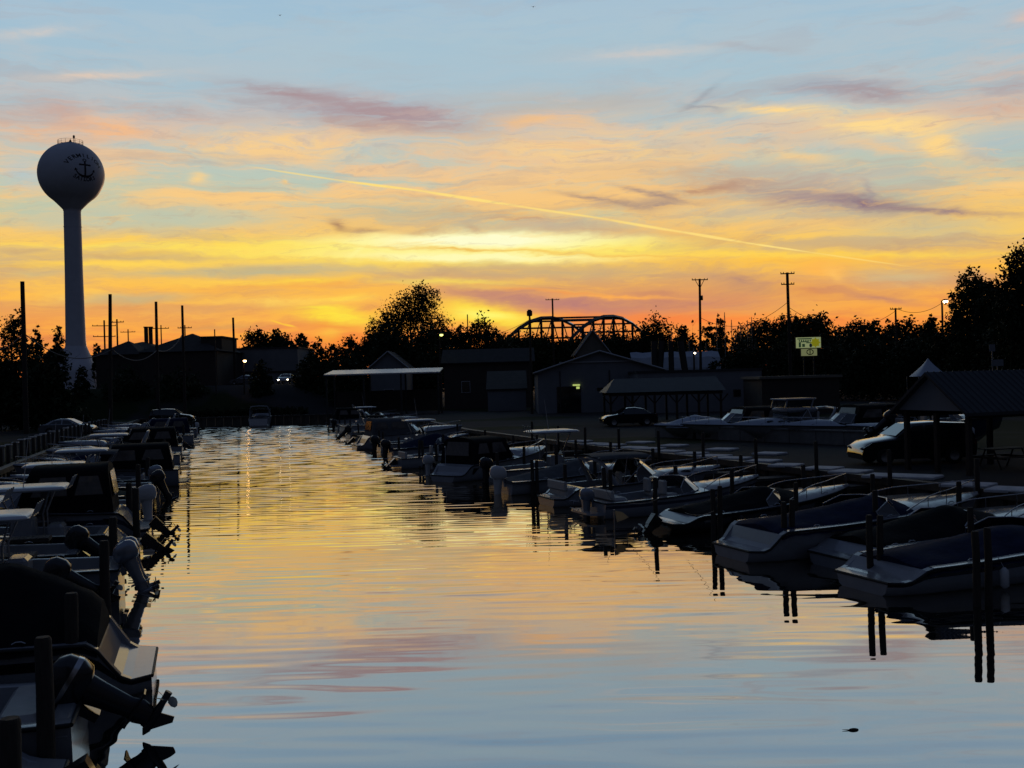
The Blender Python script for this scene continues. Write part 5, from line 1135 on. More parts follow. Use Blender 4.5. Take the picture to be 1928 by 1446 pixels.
def boat(style, pos, heading, label, L_=6.5, B_=2.4, Fs=.75, Fb=1.15, hull='gelcoat_white', stripe=None, canvas='canvas_navy', motor=None, group=None, **k):
    t = thing('motorboat', label, 'boat', (pos[0], pos[1], k.get('z', 0.0)), heading, group)
    deck = k.get('deck', 'gelcoat_white'); raised = k.get('raised', {'cruiser': .38, 'camper': .28, 'covered': .12, 'runabout': .1}.get(style, .05)); sole = k.get('sole', .30)
    half, sheer = make_hull(t, L_, B_, Fs, Fb, hull, stripe, deck, (.04, .58 if style != 'ttop' else .80), sole, raised, k.get('rail', 'rubber'), sport=k.get('sport', False))
    if style == 'covered':
        windshield(t, L_, half, sheer, .60, .40, .4)
        cover(t, L_, half, sheer, canvas, k.get('u1', .74), k.get('peak', .8), k.get('up', .5), k.get('endz', .06))
    if style == 'camper':
        windshield(t, L_, half, sheer, .58, .5, .55, raised=raised*.5); camper(t, L_, half, sheer, canvas, .03, .50, k.get('h', 1.3)); bow_rail(t, L_, half, sheer)
    if style == 'runabout':
        x, z = windshield(t, L_, half, sheer, .58, .48, .5); seats(t, L_, half, sole)
    if style == 'cruiser':
        windshield(t, L_, half, sheer, .58, .6, .7, raised=raised); seats(t, L_, half, sole); bow_rail(t, L_, half, sheer); radar_arch(t, L_, half, sheer, .26, k.get('h', 1.4))
        for s in (-1, 1):
            b = MB()
            for xx in (.66, .74): u = xx; b.ell((L_*xx, s*(half(u)*.80), sheer(u)+.04+raised*.45), (.24, .03, .075), 10, 6)
            b.build('porthole', MT['tinted_glass'], t)
    if style == 'ttop': zt_ = ttop(t, L_, half, sheer, k.get('topm', 'roof_white'), sole=sole, h=k.get('h', 2.1)); antenna(t, L_*.45, .5, zt_, 1.6); bow_rail(t, L_, half, sheer, .72, .25)
    if k.get('bim'): bimini(t, L_, half, sheer, k['bim'], h=k.get('bh', 1.3))
    if k.get('rails') : bow_rail(t, L_, half, sheer)
    if k.get('platform', motor is None) and not k.get('sport'): swim_platform(t, B_, m=k.get('pm', 'gelcoat_white'))
    if motor == 'drive': sterndrive(t, k.get('tilt', .9))
    elif motor: 
        for yy in k.get('ys', (0,)): outboard(t, Fs-.10, motor, k.get('tilt', 0.0), yy, k.get('ms', 1.0), band=k.get('band'))
    for s_ in (-1, 1):
        for uu in (.22, .50, .80):
            b = MB(); xx, yy, zz = L_*uu, s_*(half(uu)-.08), sheer(uu)+.05; b.tube([(xx-.10, yy, zz), (xx-.04, yy, zz+.03), (xx+.04, yy, zz+.03), (xx+.10, yy, zz)], .014, 5); b.build('cleat', MT['stainless'], t)
        if random.random() < .6:
            uu = random.choice((.3, .42, .6)); yy = s_*(half(uu)+.10); b = MB(); b.tube([(L_*uu, yy, .05), (L_*uu, yy, .10), (L_*uu, yy, .45), (L_*uu, yy, .52)], [.04, .10, .10, .03], 8); b.tube([(L_*uu, yy, .5), (L_*uu, s_*(half(uu)-.08), sheer(uu)+.05)], .008, 4); b.build('fender', MT[random.choice(('motor_white', 'canvas_navy', 'rubber'))], t)
    if k.get('light'): light_mast(t, .25, Fs, .9)
    return t
HL = math.atan2(-.28, -.96); HR = math.atan2(.35, .937)
GLB, GRB = 'boats moored stern-out along the left bank', 'boats moored stern-out along the right bank'
def left(y, off=0.0, da=0.0, **k):
    if k.get('motor') == 'drive': off += .5
    if k.get('tilt', 0) >= .8 and str(k.get('motor', '')).startswith('motor'): off += .8
    k.setdefault('group', GLB); p = (on(LQ, y)+.96*off*-1, y+off*-.28); return boat(k.pop('style'), p, HL+da, k.pop('label'), **k)
def right(px, py, da=0.0, off=0.0, **k):
    k.setdefault('group', GRB); p = onz(px, py); return boat(k.pop('style'), (p.x+.937*off, p.y+.35*off), HR+da, k.pop('label'), **k)
GB_, GC_, GG, NV, BK, RD = 'gelcoat_white', 'gelcoat_cream', 'gelcoat_grey', 'gelcoat_navy', 'gelcoat_black', 'gelcoat_red'
CN, CB, CG, CY, CT = 'canvas_navy', 'canvas_black', 'canvas_green', 'canvas_grey', 'canvas_tan'
# left row, nearest first
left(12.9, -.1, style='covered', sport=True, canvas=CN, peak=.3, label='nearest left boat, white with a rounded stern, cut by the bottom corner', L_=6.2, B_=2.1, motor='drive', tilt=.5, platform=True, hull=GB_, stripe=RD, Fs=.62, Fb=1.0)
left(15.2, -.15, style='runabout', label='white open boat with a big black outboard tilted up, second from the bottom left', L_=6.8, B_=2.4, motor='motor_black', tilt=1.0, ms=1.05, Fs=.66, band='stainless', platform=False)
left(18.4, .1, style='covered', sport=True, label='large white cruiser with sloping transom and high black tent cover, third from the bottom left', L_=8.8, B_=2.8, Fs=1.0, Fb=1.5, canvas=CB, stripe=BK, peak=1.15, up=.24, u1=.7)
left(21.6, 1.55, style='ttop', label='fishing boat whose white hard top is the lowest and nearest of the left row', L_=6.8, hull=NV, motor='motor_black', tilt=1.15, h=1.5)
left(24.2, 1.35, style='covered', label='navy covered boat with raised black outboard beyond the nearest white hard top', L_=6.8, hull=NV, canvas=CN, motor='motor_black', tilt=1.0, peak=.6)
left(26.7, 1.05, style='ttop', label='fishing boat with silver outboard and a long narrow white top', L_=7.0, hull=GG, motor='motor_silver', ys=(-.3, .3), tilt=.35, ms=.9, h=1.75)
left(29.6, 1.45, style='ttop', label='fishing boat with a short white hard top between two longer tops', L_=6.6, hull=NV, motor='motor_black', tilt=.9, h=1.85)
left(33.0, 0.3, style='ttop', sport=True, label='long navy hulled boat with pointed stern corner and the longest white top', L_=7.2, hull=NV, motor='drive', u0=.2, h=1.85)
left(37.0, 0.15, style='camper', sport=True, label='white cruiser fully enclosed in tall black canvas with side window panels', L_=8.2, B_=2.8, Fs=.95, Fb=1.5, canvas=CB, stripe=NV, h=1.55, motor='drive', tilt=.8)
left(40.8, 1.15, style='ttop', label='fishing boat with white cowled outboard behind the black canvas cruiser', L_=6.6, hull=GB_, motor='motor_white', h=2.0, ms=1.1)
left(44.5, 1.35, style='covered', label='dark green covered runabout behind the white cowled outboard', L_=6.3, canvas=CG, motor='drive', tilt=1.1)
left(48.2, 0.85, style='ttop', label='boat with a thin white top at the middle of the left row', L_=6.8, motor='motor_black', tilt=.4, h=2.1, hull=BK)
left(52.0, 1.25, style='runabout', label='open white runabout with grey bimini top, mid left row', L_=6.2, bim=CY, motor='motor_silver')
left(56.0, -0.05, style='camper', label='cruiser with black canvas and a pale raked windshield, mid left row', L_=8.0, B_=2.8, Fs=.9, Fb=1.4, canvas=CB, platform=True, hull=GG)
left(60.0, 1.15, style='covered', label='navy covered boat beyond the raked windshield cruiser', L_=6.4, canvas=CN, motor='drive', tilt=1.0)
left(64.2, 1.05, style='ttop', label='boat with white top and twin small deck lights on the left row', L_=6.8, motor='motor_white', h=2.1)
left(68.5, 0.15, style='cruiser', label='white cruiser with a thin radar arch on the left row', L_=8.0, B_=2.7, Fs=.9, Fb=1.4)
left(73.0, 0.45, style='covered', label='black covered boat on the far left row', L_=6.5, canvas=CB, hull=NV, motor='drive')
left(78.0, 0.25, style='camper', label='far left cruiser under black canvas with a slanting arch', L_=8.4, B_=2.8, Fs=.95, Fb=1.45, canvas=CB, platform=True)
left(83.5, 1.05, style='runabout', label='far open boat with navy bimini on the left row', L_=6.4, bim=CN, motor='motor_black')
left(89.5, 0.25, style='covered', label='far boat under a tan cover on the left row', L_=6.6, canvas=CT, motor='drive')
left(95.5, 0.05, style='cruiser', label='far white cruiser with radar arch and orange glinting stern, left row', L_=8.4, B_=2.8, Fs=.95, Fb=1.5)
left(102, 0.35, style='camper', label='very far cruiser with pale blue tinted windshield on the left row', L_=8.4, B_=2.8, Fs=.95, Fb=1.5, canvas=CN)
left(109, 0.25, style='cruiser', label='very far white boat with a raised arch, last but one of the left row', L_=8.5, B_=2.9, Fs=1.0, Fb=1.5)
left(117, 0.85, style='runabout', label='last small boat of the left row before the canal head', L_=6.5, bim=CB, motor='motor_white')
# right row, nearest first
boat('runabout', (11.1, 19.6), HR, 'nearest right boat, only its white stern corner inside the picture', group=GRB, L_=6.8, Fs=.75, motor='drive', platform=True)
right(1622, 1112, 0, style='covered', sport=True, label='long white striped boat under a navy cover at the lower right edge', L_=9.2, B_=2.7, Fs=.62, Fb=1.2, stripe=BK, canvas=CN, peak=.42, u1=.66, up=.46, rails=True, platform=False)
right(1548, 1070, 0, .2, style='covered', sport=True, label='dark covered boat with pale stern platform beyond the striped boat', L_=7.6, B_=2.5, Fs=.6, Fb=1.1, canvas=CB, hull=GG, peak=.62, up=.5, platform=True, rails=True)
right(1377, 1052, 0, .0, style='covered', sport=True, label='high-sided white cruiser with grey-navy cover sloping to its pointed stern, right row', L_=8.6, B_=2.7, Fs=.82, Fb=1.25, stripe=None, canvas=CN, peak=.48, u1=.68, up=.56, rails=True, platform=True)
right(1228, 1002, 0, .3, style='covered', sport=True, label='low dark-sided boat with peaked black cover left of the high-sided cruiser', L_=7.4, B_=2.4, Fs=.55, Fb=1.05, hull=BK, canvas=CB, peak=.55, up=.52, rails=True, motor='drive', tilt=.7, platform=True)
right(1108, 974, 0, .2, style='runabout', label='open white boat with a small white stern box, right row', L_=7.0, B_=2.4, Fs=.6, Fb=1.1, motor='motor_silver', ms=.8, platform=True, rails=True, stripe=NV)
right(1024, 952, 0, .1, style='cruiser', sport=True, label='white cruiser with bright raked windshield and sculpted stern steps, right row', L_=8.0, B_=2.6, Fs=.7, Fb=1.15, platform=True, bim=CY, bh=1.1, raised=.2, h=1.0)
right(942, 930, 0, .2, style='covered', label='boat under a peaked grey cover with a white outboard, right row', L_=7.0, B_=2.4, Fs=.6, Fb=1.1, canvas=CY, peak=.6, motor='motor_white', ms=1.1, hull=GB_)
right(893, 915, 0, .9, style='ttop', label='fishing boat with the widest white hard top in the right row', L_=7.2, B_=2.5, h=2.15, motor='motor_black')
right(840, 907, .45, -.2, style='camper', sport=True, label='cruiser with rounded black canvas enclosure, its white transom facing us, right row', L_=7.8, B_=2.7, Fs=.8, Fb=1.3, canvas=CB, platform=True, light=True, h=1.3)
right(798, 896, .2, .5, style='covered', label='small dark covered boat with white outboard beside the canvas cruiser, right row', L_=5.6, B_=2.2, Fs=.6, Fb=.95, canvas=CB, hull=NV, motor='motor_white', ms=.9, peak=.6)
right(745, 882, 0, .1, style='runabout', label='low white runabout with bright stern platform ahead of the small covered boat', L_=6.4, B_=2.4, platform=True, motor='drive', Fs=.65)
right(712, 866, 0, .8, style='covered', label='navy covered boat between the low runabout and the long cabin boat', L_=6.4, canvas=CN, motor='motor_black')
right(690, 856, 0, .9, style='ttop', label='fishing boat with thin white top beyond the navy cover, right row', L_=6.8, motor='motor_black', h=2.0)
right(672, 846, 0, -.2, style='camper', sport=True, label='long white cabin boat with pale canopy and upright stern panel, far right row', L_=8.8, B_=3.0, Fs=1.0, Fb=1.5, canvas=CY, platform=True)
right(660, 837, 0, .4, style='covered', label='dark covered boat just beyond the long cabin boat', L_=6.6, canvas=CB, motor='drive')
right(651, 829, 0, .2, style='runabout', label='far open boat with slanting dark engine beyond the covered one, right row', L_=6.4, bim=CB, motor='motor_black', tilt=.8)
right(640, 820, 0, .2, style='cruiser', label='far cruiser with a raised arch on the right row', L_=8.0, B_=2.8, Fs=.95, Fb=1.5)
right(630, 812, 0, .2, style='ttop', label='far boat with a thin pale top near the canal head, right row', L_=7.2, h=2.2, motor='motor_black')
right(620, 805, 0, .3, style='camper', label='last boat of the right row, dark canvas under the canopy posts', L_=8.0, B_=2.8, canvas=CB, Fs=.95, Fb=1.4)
# lone boat at the canal head, seen from astern
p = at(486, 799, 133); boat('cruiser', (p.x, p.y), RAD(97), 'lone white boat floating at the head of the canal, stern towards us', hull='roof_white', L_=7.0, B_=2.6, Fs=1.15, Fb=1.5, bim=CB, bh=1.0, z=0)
# cruisers stored on the hard behind the low wall at the right
GH = 'cruisers laid up on the hard behind the low pale wall'
def hard(px, py, d, da, **k):
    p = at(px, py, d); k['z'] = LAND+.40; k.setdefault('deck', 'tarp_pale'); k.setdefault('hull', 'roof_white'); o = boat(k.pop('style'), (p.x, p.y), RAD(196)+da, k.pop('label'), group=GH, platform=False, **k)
    for xx in (1.2, k['L_']*.62):
        b = MB(); b.box((xx, 0, -.30), (.25, 1.4, .16)); b.box((xx, .8, -.2), (.3, .12, .4)); b.box((xx, -.8, -.2), (.3, .12, .4)); b.build('cradle', MT['dark_wood'], o)
hard(1405, 800, 66, 0, style='covered', label='boat under a pale tarpaulin, leftmost of those laid up at the right', L_=6.2, B_=2.2, Fs=.35, Fb=.5, canvas='tarp_pale', peak=.62, u1=.9, up=.55)
hard(1470, 803, 64.5, 0, style='camper', label='laid-up cruiser with rounded pale windshield and dark framed canvas', L_=6.6, B_=2.4, Fs=.4, Fb=.6, canvas=CB, h=1.05)
o_ = hard(1610, 806, 61.5, 0, style='cruiser', label='biggest laid-up cruiser, with a white framed upper cabin on top', L_=8.0, B_=2.6, Fs=.45, Fb=.62, h=.9, raised=.35)
o = [x for x in COL.objects if x.get('label', '').startswith('biggest laid-up')][0]
b = MB(); b.box((3.9, 0, 1.35), (2.0, 1.8, .26), bev=.1); b.box((4.0, 0, 1.95), (2.0, 1.7, .10), bev=.04)
for sx in (3.5, 5.15):
    for sy in (-.75, .75): b.tube([(sx+.15-.35, sy, 1.45), (sx-.35, sy, 1.95)], .05, 6)
b.build('upper_cabin', MT['gelcoat_white'], o); b = MB(); b.box((4.0, 0, 1.7), (1.5, 1.4, .38)); b.box((3.9, 0, 1.0), (1.9, 1.6, .5)); b.build('upper_window', MT['tinted_glass'], o)
hard(1695, 808, 59.5, 0, style='camper', label='laid-up cruiser with sharply raked pale windshield right of the biggest one', L_=7.4, B_=2.4, Fs=.42, Fb=.62, canvas=CB, h=1.15)
hard(1790, 812, 57.0, 0, style='runabout', label='laid-up open boat with pale windshield above the parked car', L_=6.4, B_=2.4, Fs=.42, Fb=.62, bim=CB, bh=1.1)
hard(1730, 740, 84, .1, style='covered', label='far boat on the hard under a long pale cover left of the pavilion gable', L_=8.0, B_=2.4, Fs=.5, Fb=.65, canvas='tarp_pale', peak=.3, u1=.9)
# ================================================================ mooring piles, finger piers
def pile_mesh(r, h):
    b = MB(); b.tube([(0, 0, -1.4), (.01, 0, 0), (-.01, .01, h*.6), (0, 0, h-.04), (0, 0, h)], [r*1.08, r*1.05, r, r*.96, r*.8], 12); return b
pr0 = tag(pile_mesh(.078, 1.6).build('mooring_pile', MT['wet_wood']), 'dark round mooring pile standing in the water between the boats of the right row', 'pile', 'mooring piles of the right row'); used = False
pr0.location = (0, -30, -9)
def pile(src, x, y, h=1.0, tilt=(0, 0)):
    o = src.copy(); COL.objects.link(o); o.location = (x, y, 0); o.scale = (1, 1, h); o.rotation_euler = (tilt[0], tilt[1], random.random()*6); return o
for (px, py, tw_, h) in [(1840, 1141, .27, 1), (1640, 1102, .24, 1), (1478, 1055, .22, 1), (1344, 1017, .20, 1), (1235, 990, .0, 1), (1140, 964, .22, 1), (1065, 950, 0, 1), (1003, 932, .2, .95), (938, 917, .0, 1), (884, 905, .2, 1), (823, 893, 0, 1), (790, 882, .2, 1), (752, 868, 0, 1), (716, 853, .2, 1), (692, 843, 0, 1), (676, 833, 0, 1), (660, 824, 0, 1), (650, 815, 0, 1), (640, 809, 0, 1)]:
    p = onz(px, py); pile(pr0, p.x, p.y, h*random.uniform(.97, 1.05), (random.gauss(0, .016), random.gauss(0, .016)))
    if tw_: pile(pr0, p.x+tw_, p.y+.05, h*random.uniform(.95, 1.03), (random.gauss(0, .01), random.gauss(0, .01)))
    # one further up each slip
    pile(pr0, p.x+3.0*.937, p.y+3.0*.35, random.uniform(.95, 1.12))
    pile(pr0, p.x+5.7*.937+.2, p.y+5.7*.35, random.uniform(1.0, 1.2))
for i, y in enumerate([25.5, 29.3, 33.2, 37.0, 40.9, 44.8, 48.7, 52.5, 56.4, 60.4, 64.5, 69]):
    pile(pr0, xr(y)-.35, y, random.uniform(1.35, 1.5))
bpy.data.objects.remove(pr0)
pl0 = tag(pile_mesh(.11, 1.7).build('mooring_pile', MT['wet_wood']), 'dark round mooring pile standing in the water between the boats of the left row', 'pile', 'mooring piles of the left row')
for i, (px, py) in enumerate([(27, 1655), (88, 1470), (140, 1330), (200, 1160), (216, 1100), (258, 1020), (245, 1000), (262, 950), (280, 925), (297, 900), (310, 880), (322, 862), (335, 850), (346, 838), (356, 829), (366, 821), (374, 815)]):
    p = onz(px, py); pile(pl0, p.x, p.y, random.uniform(.95, 1.12)); 
    if i > 2: pile(pl0, p.x-.96*2.8, p.y-.28*2.8, random.uniform(1, 1.15))
bpy.data.objects.remove(pl0)
def pier(x, y, ax, ay, L_, label, group, w=.7):
    t = thing('finger_pier', label, 'pier', (x, y, 0), math.atan2(ay, ax), group)
    b = MB(); b.box((L_/2, 0, .82), (L_, w, .07)); n = int(L_/.16)
    for k in range(n): b.box(((k+.5)*L_/n, 0, .875), (L_/n-.015, w+.04, .035))
    b.build('planking', MT['grey_plank'], t); b = MB()
    for s in (-1, 1): b.box((L_/2, s*w*.42, .70), (L_, .07, .18))
    b.build('beam', MT['dark_wood'], t)
    for xx in (.3, L_*.55): b = MB(); b.tube([(xx, 0, -1), (xx, 0, .7)], .10, 8); b.build('support_pile', MT['wet_wood'], t)
for i, (px, py) in enumerate([(1840, 1141), (1640, 1102), (1478, 1055), (1344, 1017), (1235, 990), (1140, 964), (1065, 950), (1003, 932), (938, 917), (884, 905), (823, 893), (752, 868), (692, 843)]):
    p = onz(px, py); pier(p.x+4.6, p.y+1.75, .937, .35, 4.6, 'narrow dark plank finger pier between two boats of the right row', 'finger piers of the right row')
for i, y in enumerate([16.8, 20.1, 22.4, 25.3, 28.2, 31.4, 35.2, 39.2, 43, 46.6, 50.4, 54.3, 58.4]):
    pier(on(LQ, y)-.96*3.2, y-.28*3.2, -.96, -.28, 5.6, 'narrow dark plank finger pier between two boats of the left row', 'finger piers of the left row')

# slack mooring lines from the sterns to the piles of the right row
GM_ = 'slack mooring lines in the right row'
for i, (pa, pb) in enumerate([((1290, 965), (1344, 962)), ((1160, 945), (1140, 920)), ((1180, 945), (1237, 940)), ((1060, 920), (1065, 900)), ((1000, 905), (1003, 890))]):
    za, zb = .75, 1.25; A = onz(pa[0], pa[1], za); B = onz(pb[0], pb[1], zb)
    if (A-B).length < 6: line(A, B, .10, .007, 'pale_cable', 'slack thin mooring line between a stern and a pile in the right row', n=10, cat='rope', name='mooring_line', group=GM_)
# ================================================================ things on the banks
# pale service posts and dark rail posts along the left bank
GP = 'pale box-headed service posts along the left bank'
t0 = thing('service_post', 'pale box-headed service post standing on the left bank', 'post', (0, 0, 0), 0, GP)
b = MB(); b.box((0, 0, .45), (.30, .26, .9), bev=.02, taper=.96); b.build('pedestal', MT['concrete'], t0)
b = MB(); b.box((0, 0, .93), (.42, .36, .07), bev=.02); b.build('lid', MT['pale_concrete'], t0)
first = True
for i in range(34):
    y = 40+i*2.15; x = xl(y)-.9
    if first: t0.location = (x, y, LAND); t0.rotation_euler = (0, 0, .2); first = False
    else: dup(t0, (x, y, LAND), .2+random.gauss(0, .05), scale=random.uniform(.92, 1.06))
GP2 = 'dark stub posts along the left bank'
o0 = MB(); o0.tube([(0, 0, 0), (0, 0, 1.0), (0, 0, 1.06)], [.11, .10, .07], 10); o0 = tag(o0.build('bank_post', MT['wet_wood']), 'dark stub post on the left bank between the pale service posts', 'post', GP2)
for i in range(34):
    y = 41.1+i*2.15; o = o0 if i == 0 else o0.copy()
    if i: COL.objects.link(o)
    o.location = (xl(y)-.35, y, LAND); o.scale = (1, 1, random.uniform(.9, 1.1))
# pale concrete pads on the right bank
GPD = 'pale square concrete pads on the right bank'
pads = [(1222, 845), (1303, 854), (1380, 863), (1480, 876), (1602, 888), (1733, 898), (1901, 922), (1190, 843), (1260, 850), (1343, 859), (1438, 868), (1549, 882), (1670, 896), (1823, 913), (1206, 833), (1268, 839), (1359, 846), (1449, 854), (1120, 836), (1150, 838), (1090, 831)]
b = MB(); b.box((0, 0, .05), (1.25, 1.25, .10), bev=.02); pd = tag(b.build('concrete_pad', MT['pale_concrete']), 'pale square concrete pad lying flat on the dark right bank', 'pad', GPD)
for i, (px, py) in enumerate(pads):
    o = pd if i == 0 else pd.copy()
    if i: COL.objects.link(o)
    p = onz(px, py, LAND+.05); o.location = (p.x, p.y, LAND); o.rotation_euler = (0, 0, RAD(45)+HR*.3+random.gauss(0, .05)); o.scale = (1+random.gauss(0, .06), 1+random.gauss(0, .06), 1)
# low pale wall
A, B = onz(1236, 823, LAND), onz(1648, 841, LAND); t = thing('low_wall', 'low pale concrete wall running in front of the laid-up cruisers', 'wall', (0, 0, 0)); q = MB(); dv = (B-A); ln = dv.length; ang = math.atan2(dv.y, dv.x)
for k in range(9): c = A+dv*(k+.5)/9; q.box((c.x, c.y, LAND+.36), (ln/9-.03, .25, .72), rz=ang, bev=.02)
q.build('wall_block', MT['concrete'], t); q = MB(); c = A+dv*.5; q.box((c.x, c.y, LAND+.75), (ln+.1, .36, .07), rz=ang); q.build('coping', MT['concrete'], t)
GN = 'small pale boxes and buoys along the low wall'
for i, (px, py, w_, h_, lab) in enumerate([(1248, 816, .55, .5, 'grey box at the left end of the low wall'), (1368, 824, .6, .34, 'pale blue-white box before the low wall under the second laid-up boat'), (1422, 829, .5, .42, 'square white box before the low wall under the biggest cruiser bow'),
     (1486, 828, .55, .30, 'pale box before the low wall below the biggest cruiser cabin'), (1500, 832, .4, .28, 'small white box right of the pale box below the cruiser cabin'), (1556, 830, .5, .5, 'square pale box before the right end of the low wall')]):
    p = onz(px, py, LAND); t = thing('storage_box', lab, 'box', (p.x, p.y-.6, LAND+.2), ang, GN); b = MB(); b.box((0, 0, h_/2), (w_, .4, h_), bev=.04); b.build('box_body', MT['gelcoat_white'], t); b = MB(); b.box((0, 0, h_+.03), (w_+.06, .46, .06), bev=.02); b.build('lid', MT['gelcoat_grey'], t)
    for sx in (-1, 1): b = MB(); b.box((sx*w_*.35, 0, -.1), (.07, .3, .2)); b.build('foot', MT['dark_wood'], t)
# ---------------------------------------------------------------- cars
def car(loc, rz, label, L_=4.75, Wd=1.85, Hh_=1.68, kind='suv', paint='car_dark', lights=False):
    t = thing('parked_car', label, 'car', loc, rz)
    # side profile, nose towards +x
    if kind == 'suv': P = [(-2.30, .42), (-2.36, .62), (-2.34, .95), (-2.16, 1.45), (-1.95, 1.62), (-.6, 1.68), (.25, 1.62), (.95, 1.12), (1.05, 1.06), (1.95, .92), (2.28, .72), (2.34, .45)]
    else: P = [(-2.30, .40), (-2.34, .6), (-2.26, .92), (-1.75, .98), (-1.15, 1.32), (-.45, 1.43), (.2, 1.40), (1.05, .96), (1.15, .93), (2.0, .80), (2.28, .62), (2.32, .42)]
    s = L_/4.7; P = [(x*s, z*Hh_/(1.68 if kind == 'suv' else 1.43)) for x, z in P]
    belt = (1.02 if kind == 'suv' else .93)*Hh_/(1.68 if kind == 'suv' else 1.43)
    def hw(x, z):
        w = Wd/2*(1-.10*max(0, abs(x)/(L_/2)-.6)/.4*1.0)
        return w*(1-.26*max(0, (z-belt)/(Hh_-belt))**1.1) if z > belt else w*(.97+.03*z/belt)
    b = MB(); n = len(P); rows = []
    for (x, z) in P: w = hw(x, z); rows.append([(x, -w, z), (x, -w*.86, z+.03), (x, 0, z+.045), (x, w*.86, z+.03), (x, w, z)])
    b.grid(rows, True)
    for s_ in (-1, 1):
        lowx = [x for x, z in P]
        pts = [(x, s_*hw(x, z), z) for x, z in P]
        mid = [(x, s_*(hw(x, min(z, belt))+.015), min(z, belt)) for x, z in P]; bot = [(x*.98, s_*(Wd/2*(.94-.08*max(0, abs(x)/(L_/2)-.6)/.4)), .25) for x, z in P]
        b.grid([pts, mid, bot] if s_ < 0 else [bot, mid, pts], False)
    b.add([(P[0][0], -hw(*P[0]), P[0][1]), (P[0][0], hw(*P[0]), P[0][1]), (P[0][0]*.98, Wd*.43, .25), (P[0][0]*.98, -Wd*.43, .25)], [(0, 1, 2, 3)]); b.add([(P[-1][0], -hw(*P[-1]), P[-1][1]), (P[-1][0], hw(*P[-1]), P[-1][1]), (P[-1][0]*.98, Wd*.43, .25), (P[-1][0]*.98, -Wd*.43, .25)], [(3, 2, 1, 0)])
    body = b.build('body', MT[paint], t)
    top = Hh_-.10
    def pt(x, z, s_, o=.012): return (x, s_*(hw(x, z)+o), z)
    if kind == 'suv': W_ = [[(-2.0, belt+.04), (-1.25, belt+.04), (-1.25, top-.02), (-1.82, top-.1)], [(-1.15, belt+.04), (-.28, belt+.04), (-.28, top), (-1.15, top)], [(-.18, belt+.04), (.82, belt+.03), (.22, top-.04), (-.18, top)]]
    else: W_ = [[(-1.45, belt+.04), (-.35, belt+.04), (-.35, top), (-1.0, top-.06)], [(-.25, belt+.04), (.85, belt+.03), (.22, top-.03), (-.25, top)]]
    for s_ in (-1, 1):
        for q in W_: b = MB(); b.add([pt(x*s, z, s_) for x, z in q], [(0, 1, 2, 3) if s_ < 0 else (3, 2, 1, 0)]); b.build('side_window', MT['window_glass'], t)
    i0 = 6 if kind == 'suv' else 6; (xa_, za_), (xb_, zb_) = P[i0], P[i0+1]
    f = lambda k: (xa_+(xb_-xa_)*k, za_+(zb_-za_)*k)
    (u0, v0), (u1, v1) = f(.08), f(.97); b = MB(); b.add([(u0+.03, -hw(u0, v0)*.86, v0+.05), (u0+.03, hw(u0, v0)*.86, v0+.05), (u1+.03, hw(u1, v1)*.9, v1+.05), (u1+.03, -hw(u1, v1)*.9, v1+.05)], [(0, 3, 2, 1)]); b.build('windscreen', MT['window_glass'], t)
    for s_ in (-1, 1):
        for x in (-1.38, 1.42):
            Wm = Matrix.Translation((x*s, s_*(Wd/2-.10), .34)) @ Matrix.Rotation(math.pi/2, 4, 'X')
            b = MB(); b.lathe([(.20, -.11), (.31, -.115), (.34, -.08), (.34, .08), (.31, .115), (.20, .11)], n=24); b.v = [tuple(Wm @ Vector(v)) for v in b.v]; w_ = b.build('wheel', MT['tyre'], t)
            b = MB(); b.lathe([(0, .05*1), (.06, .10), (.18, .085), (.215, .11), (.215, -.11), (.18, -.085), (0, -.1)], n=20); b.v = [tuple(Wm @ Vector(v)) for v in b.v]; b.build('rim', MT['aluminium'], w_)
        b = MB(); b.ell((P[-2][0]-.02, s_*Wd*.37, P[-2][1]-.02), (.12, .15, .06), 10, 6); b.build('headlight', MT['headlamp' if lights else 'reflector'], t)
        b = MB(); b.box((P[2][0]+.06, s_*Wd*.41, P[2][1]-.08), (.08, .22, .26), bev=.02); b.build('tail_light', MT['gelcoat_red'], t)
        b = MB(); b.ell((.62*s, s_*(Wd/2+.09), belt+.10), (.07, .11, .075), 8, 6); b.build('wing_mirror', MT[paint], t)
    return t
sp_ = (onz(1702, 868, LAND)); car((16.3, 43.6, LAND), math.pi+HR*.15, 'dark hatchback van parked side-on behind the pavilion posts, nose to the left', L_=4.75, paint='car_green')
p = onz(1183, 795, LAND); car((at(1183, 780, 84).x, 84, LAND), math.pi+.1, 'dark rounded saloon parked in front of the long open shelter', kind='saloon', Hh_=1.45, L_=4.4)
car((at(325, 775, 118).x, 118, LAND), .1, 'dark off-roader parked on the left bank near the canal head', kind='suv')
car((at(128, 775, 96).x, 96, LAND), .1, 'silver saloon half lost in the dark at the far left bank', kind='saloon', paint='car_silver', Hh_=1.43)
car((at(539, 712, 158).x, 158, 5.45), RAD(-90), 'car with both headlights lit facing us before the pale block building', kind='saloon', paint='car_silver', Hh_=1.43, lights=True)
car((at(463, 712, 160).x, 160, 5.45), RAD(160), 'car parked left of the round bush before the pale block building', kind='saloon', paint='car_silver', Hh_=1.43)
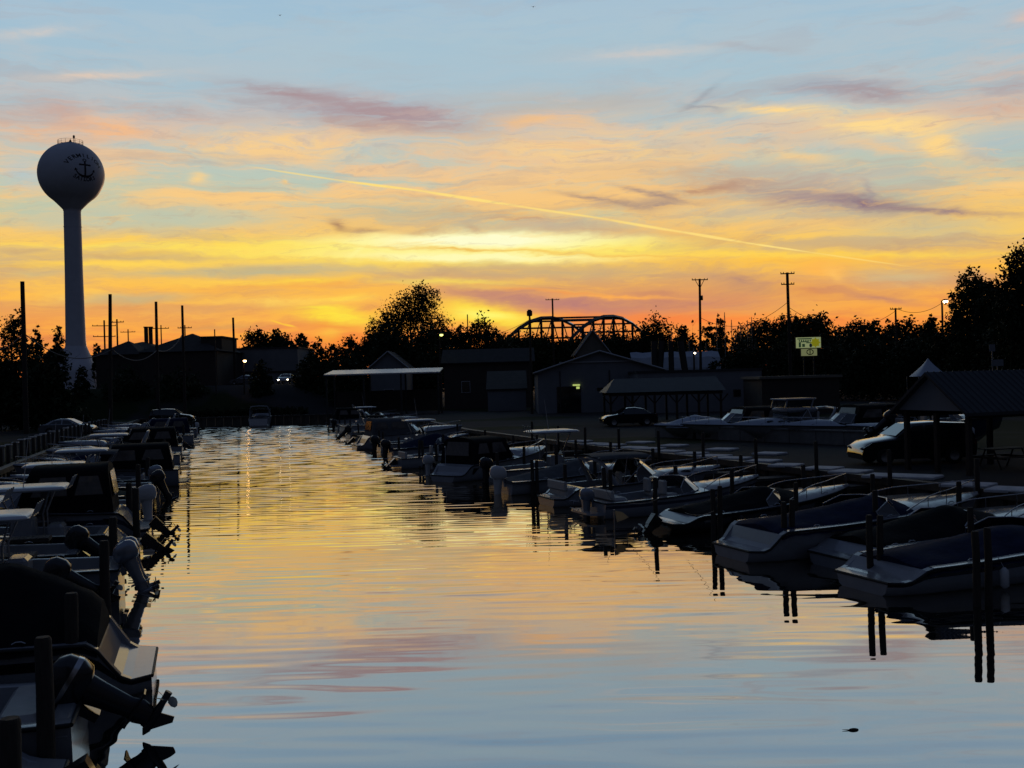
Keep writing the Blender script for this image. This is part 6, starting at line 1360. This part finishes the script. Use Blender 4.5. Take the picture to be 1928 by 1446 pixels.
# picnic table and person under the pavilion
pvM = Matrix.Translation((15.55, 39.2, LAND)) @ Matrix.Rotation(math.atan2(.36, .93), 4, 'Z')
p = pvM @ Vector((3.3, 0, 0)); t = thing('picnic_table', 'dark wooden picnic table under the pavilion roof behind the parked car', 'table', p, math.atan2(.36, .93))
b = MB(); [b.box((0, -.3+.15*k, .75), (1.8, .14, .04)) for k in range(5)]; b.build('tabletop', MT['grey_plank'], t)
for s in (-1, 1): b = MB(); b.box((0, s*.72, .45), (1.8, .26, .04)); b.build('bench', MT['grey_plank'], t)
for s in (-1, 1): b = MB(); b.tube([(s*.7, -.55, 0), (s*.7, -.2, .73)], .04, 4); b.tube([(s*.7, .55, 0), (s*.7, .2, .73)], .04, 4); b.box((s*.7, 0, .42), (.05, 1.6, .09)); b.build('leg', MT['dark_wood'], t)
p = at(1885, 800, 45); t = boat('runabout', (16.6, 46.9), RAD(6), 'dark boat with a white upright bow flare stored behind the pavilion posts', L_=5.4, B_=2.1, Fs=.7, Fb=1.1, hull='gelcoat_navy', deck='gelcoat_white', z=LAND+.75, motor='motor_black', tilt=.9, platform=False)
for xx in (1.2, 3.2): b = MB(); b.box((xx, 0, -.35), (.2, 1.3, .2)); b.box((xx, .5, -.55), (.2, .2, .4)); b.box((xx, -.5, -.55), (.2, .2, .4)); b.build('cradle', MT['dark_wood'], t)
TC = mat('tan_cloth', (.62, .52, .36), .85); n_ = TC.node_tree.nodes; tl = n_.new('ShaderNodeBsdfTranslucent'); tl.inputs[0].default_value = (.62, .52, .36, 1); m_ = n_.new('ShaderNodeMixShader'); m_.inputs[0].default_value = .6
TC.node_tree.links.new(n_['Principled BSDF'].outputs[0], m_.inputs[1]); TC.node_tree.links.new(tl.outputs[0], m_.inputs[2]); TC.node_tree.links.new(m_.outputs[0], n_['Material Output'].inputs[0])
# pale triangular cloth draped on a line, right row
p = onz(1170, 982, .35); t = thing('draped_flag', 'pale tan pointed flag hanging in the right row beside a pile', 'flag', (p.x, p.y, 0)); s = p.y/FPX
b = MB(); q = [(-13*s, 21*s+.35), (2*s, 18*s+.35), (14*s, 8*s+.35), (4*s, 3*s+.35), (-8*s, -1*s+.35)]
b.add([(x, -.01, z) for x, z in q]+[(x, .01, z) for x, z in q], [(0, 1, 2, 3, 4), (9, 8, 7, 6, 5)]+[(i, 5+i, 5+(i+1) % 5, (i+1) % 5) for i in range(5)]); b.build('cloth', TC, t)
b = MB(); b.tube([(-13*s, 0, -.3), (-13*s, 0, 23*s+.35)], .025, 6); b.build('staff', MT['aluminium'], t)
# drifting twig on the near water
p = onz(1602, 1375, .0); b = MB(); b.ell((.04, 0, 0), (.075, .03, .022), 10, 6); b.tube([(-.03, 0, 0), (-.12, .01, .006)], [.008, .003], 5); o = b.build('floating_debris', MT['bark']); o.location = (p.x, p.y, .006); o.rotation_euler = (0, 0, .1)
tag(o, 'small dark twig with a leaf drifting on the calm water at lower right', 'debris')
# two birds high in the sky
for (px, py, lab) in [(1004, 13, 'tiny dark bird near the top edge of the sky'), (527, 29, 'tiny dark bird high in the sky left of centre')]:
    p = at(px, py, 150); b = MB(); b.ell((0, 0, 0), (.06, .2, .06), 8, 6)
    for s in (-1, 1): b.add([(0, .08, .02), (s*.2, .05, .10), (s*.42, 0, .02), (s*.2, -.08, .08), (0, -.08, .02)], [(0, 1, 2, 3, 4)])
    o = b.build('bird', MT['rubber']); o.location = p; tag(o, lab, 'bird')
# low hedge and kerb clutter on both banks, ropes between piles
hd = MB(); P0 = onz(500, 742, 2.0); 
for (xa_, xb_, y_, h_, lab) in [(-44, -28, 143.5, 1.0, 'long dark clipped hedge behind the head of the canal'), (-84, -52, 130, 1.5, 'long dark hedge along the left road before the water tower')]:
    me, C = crown_mesh('foliage', [(xa_+(xb_-xa_)*(i+.5)/14, y_, LAND+h_*.45, (xb_-xa_)/20, 1.0, h_*.55) for i in range(14)], 2600, .16, int(abs(xb_)), MT['leaf_dark']); o = bpy.data.objects.new('hedge', me); COL.objects.link(o); tag(o, lab, 'hedge')
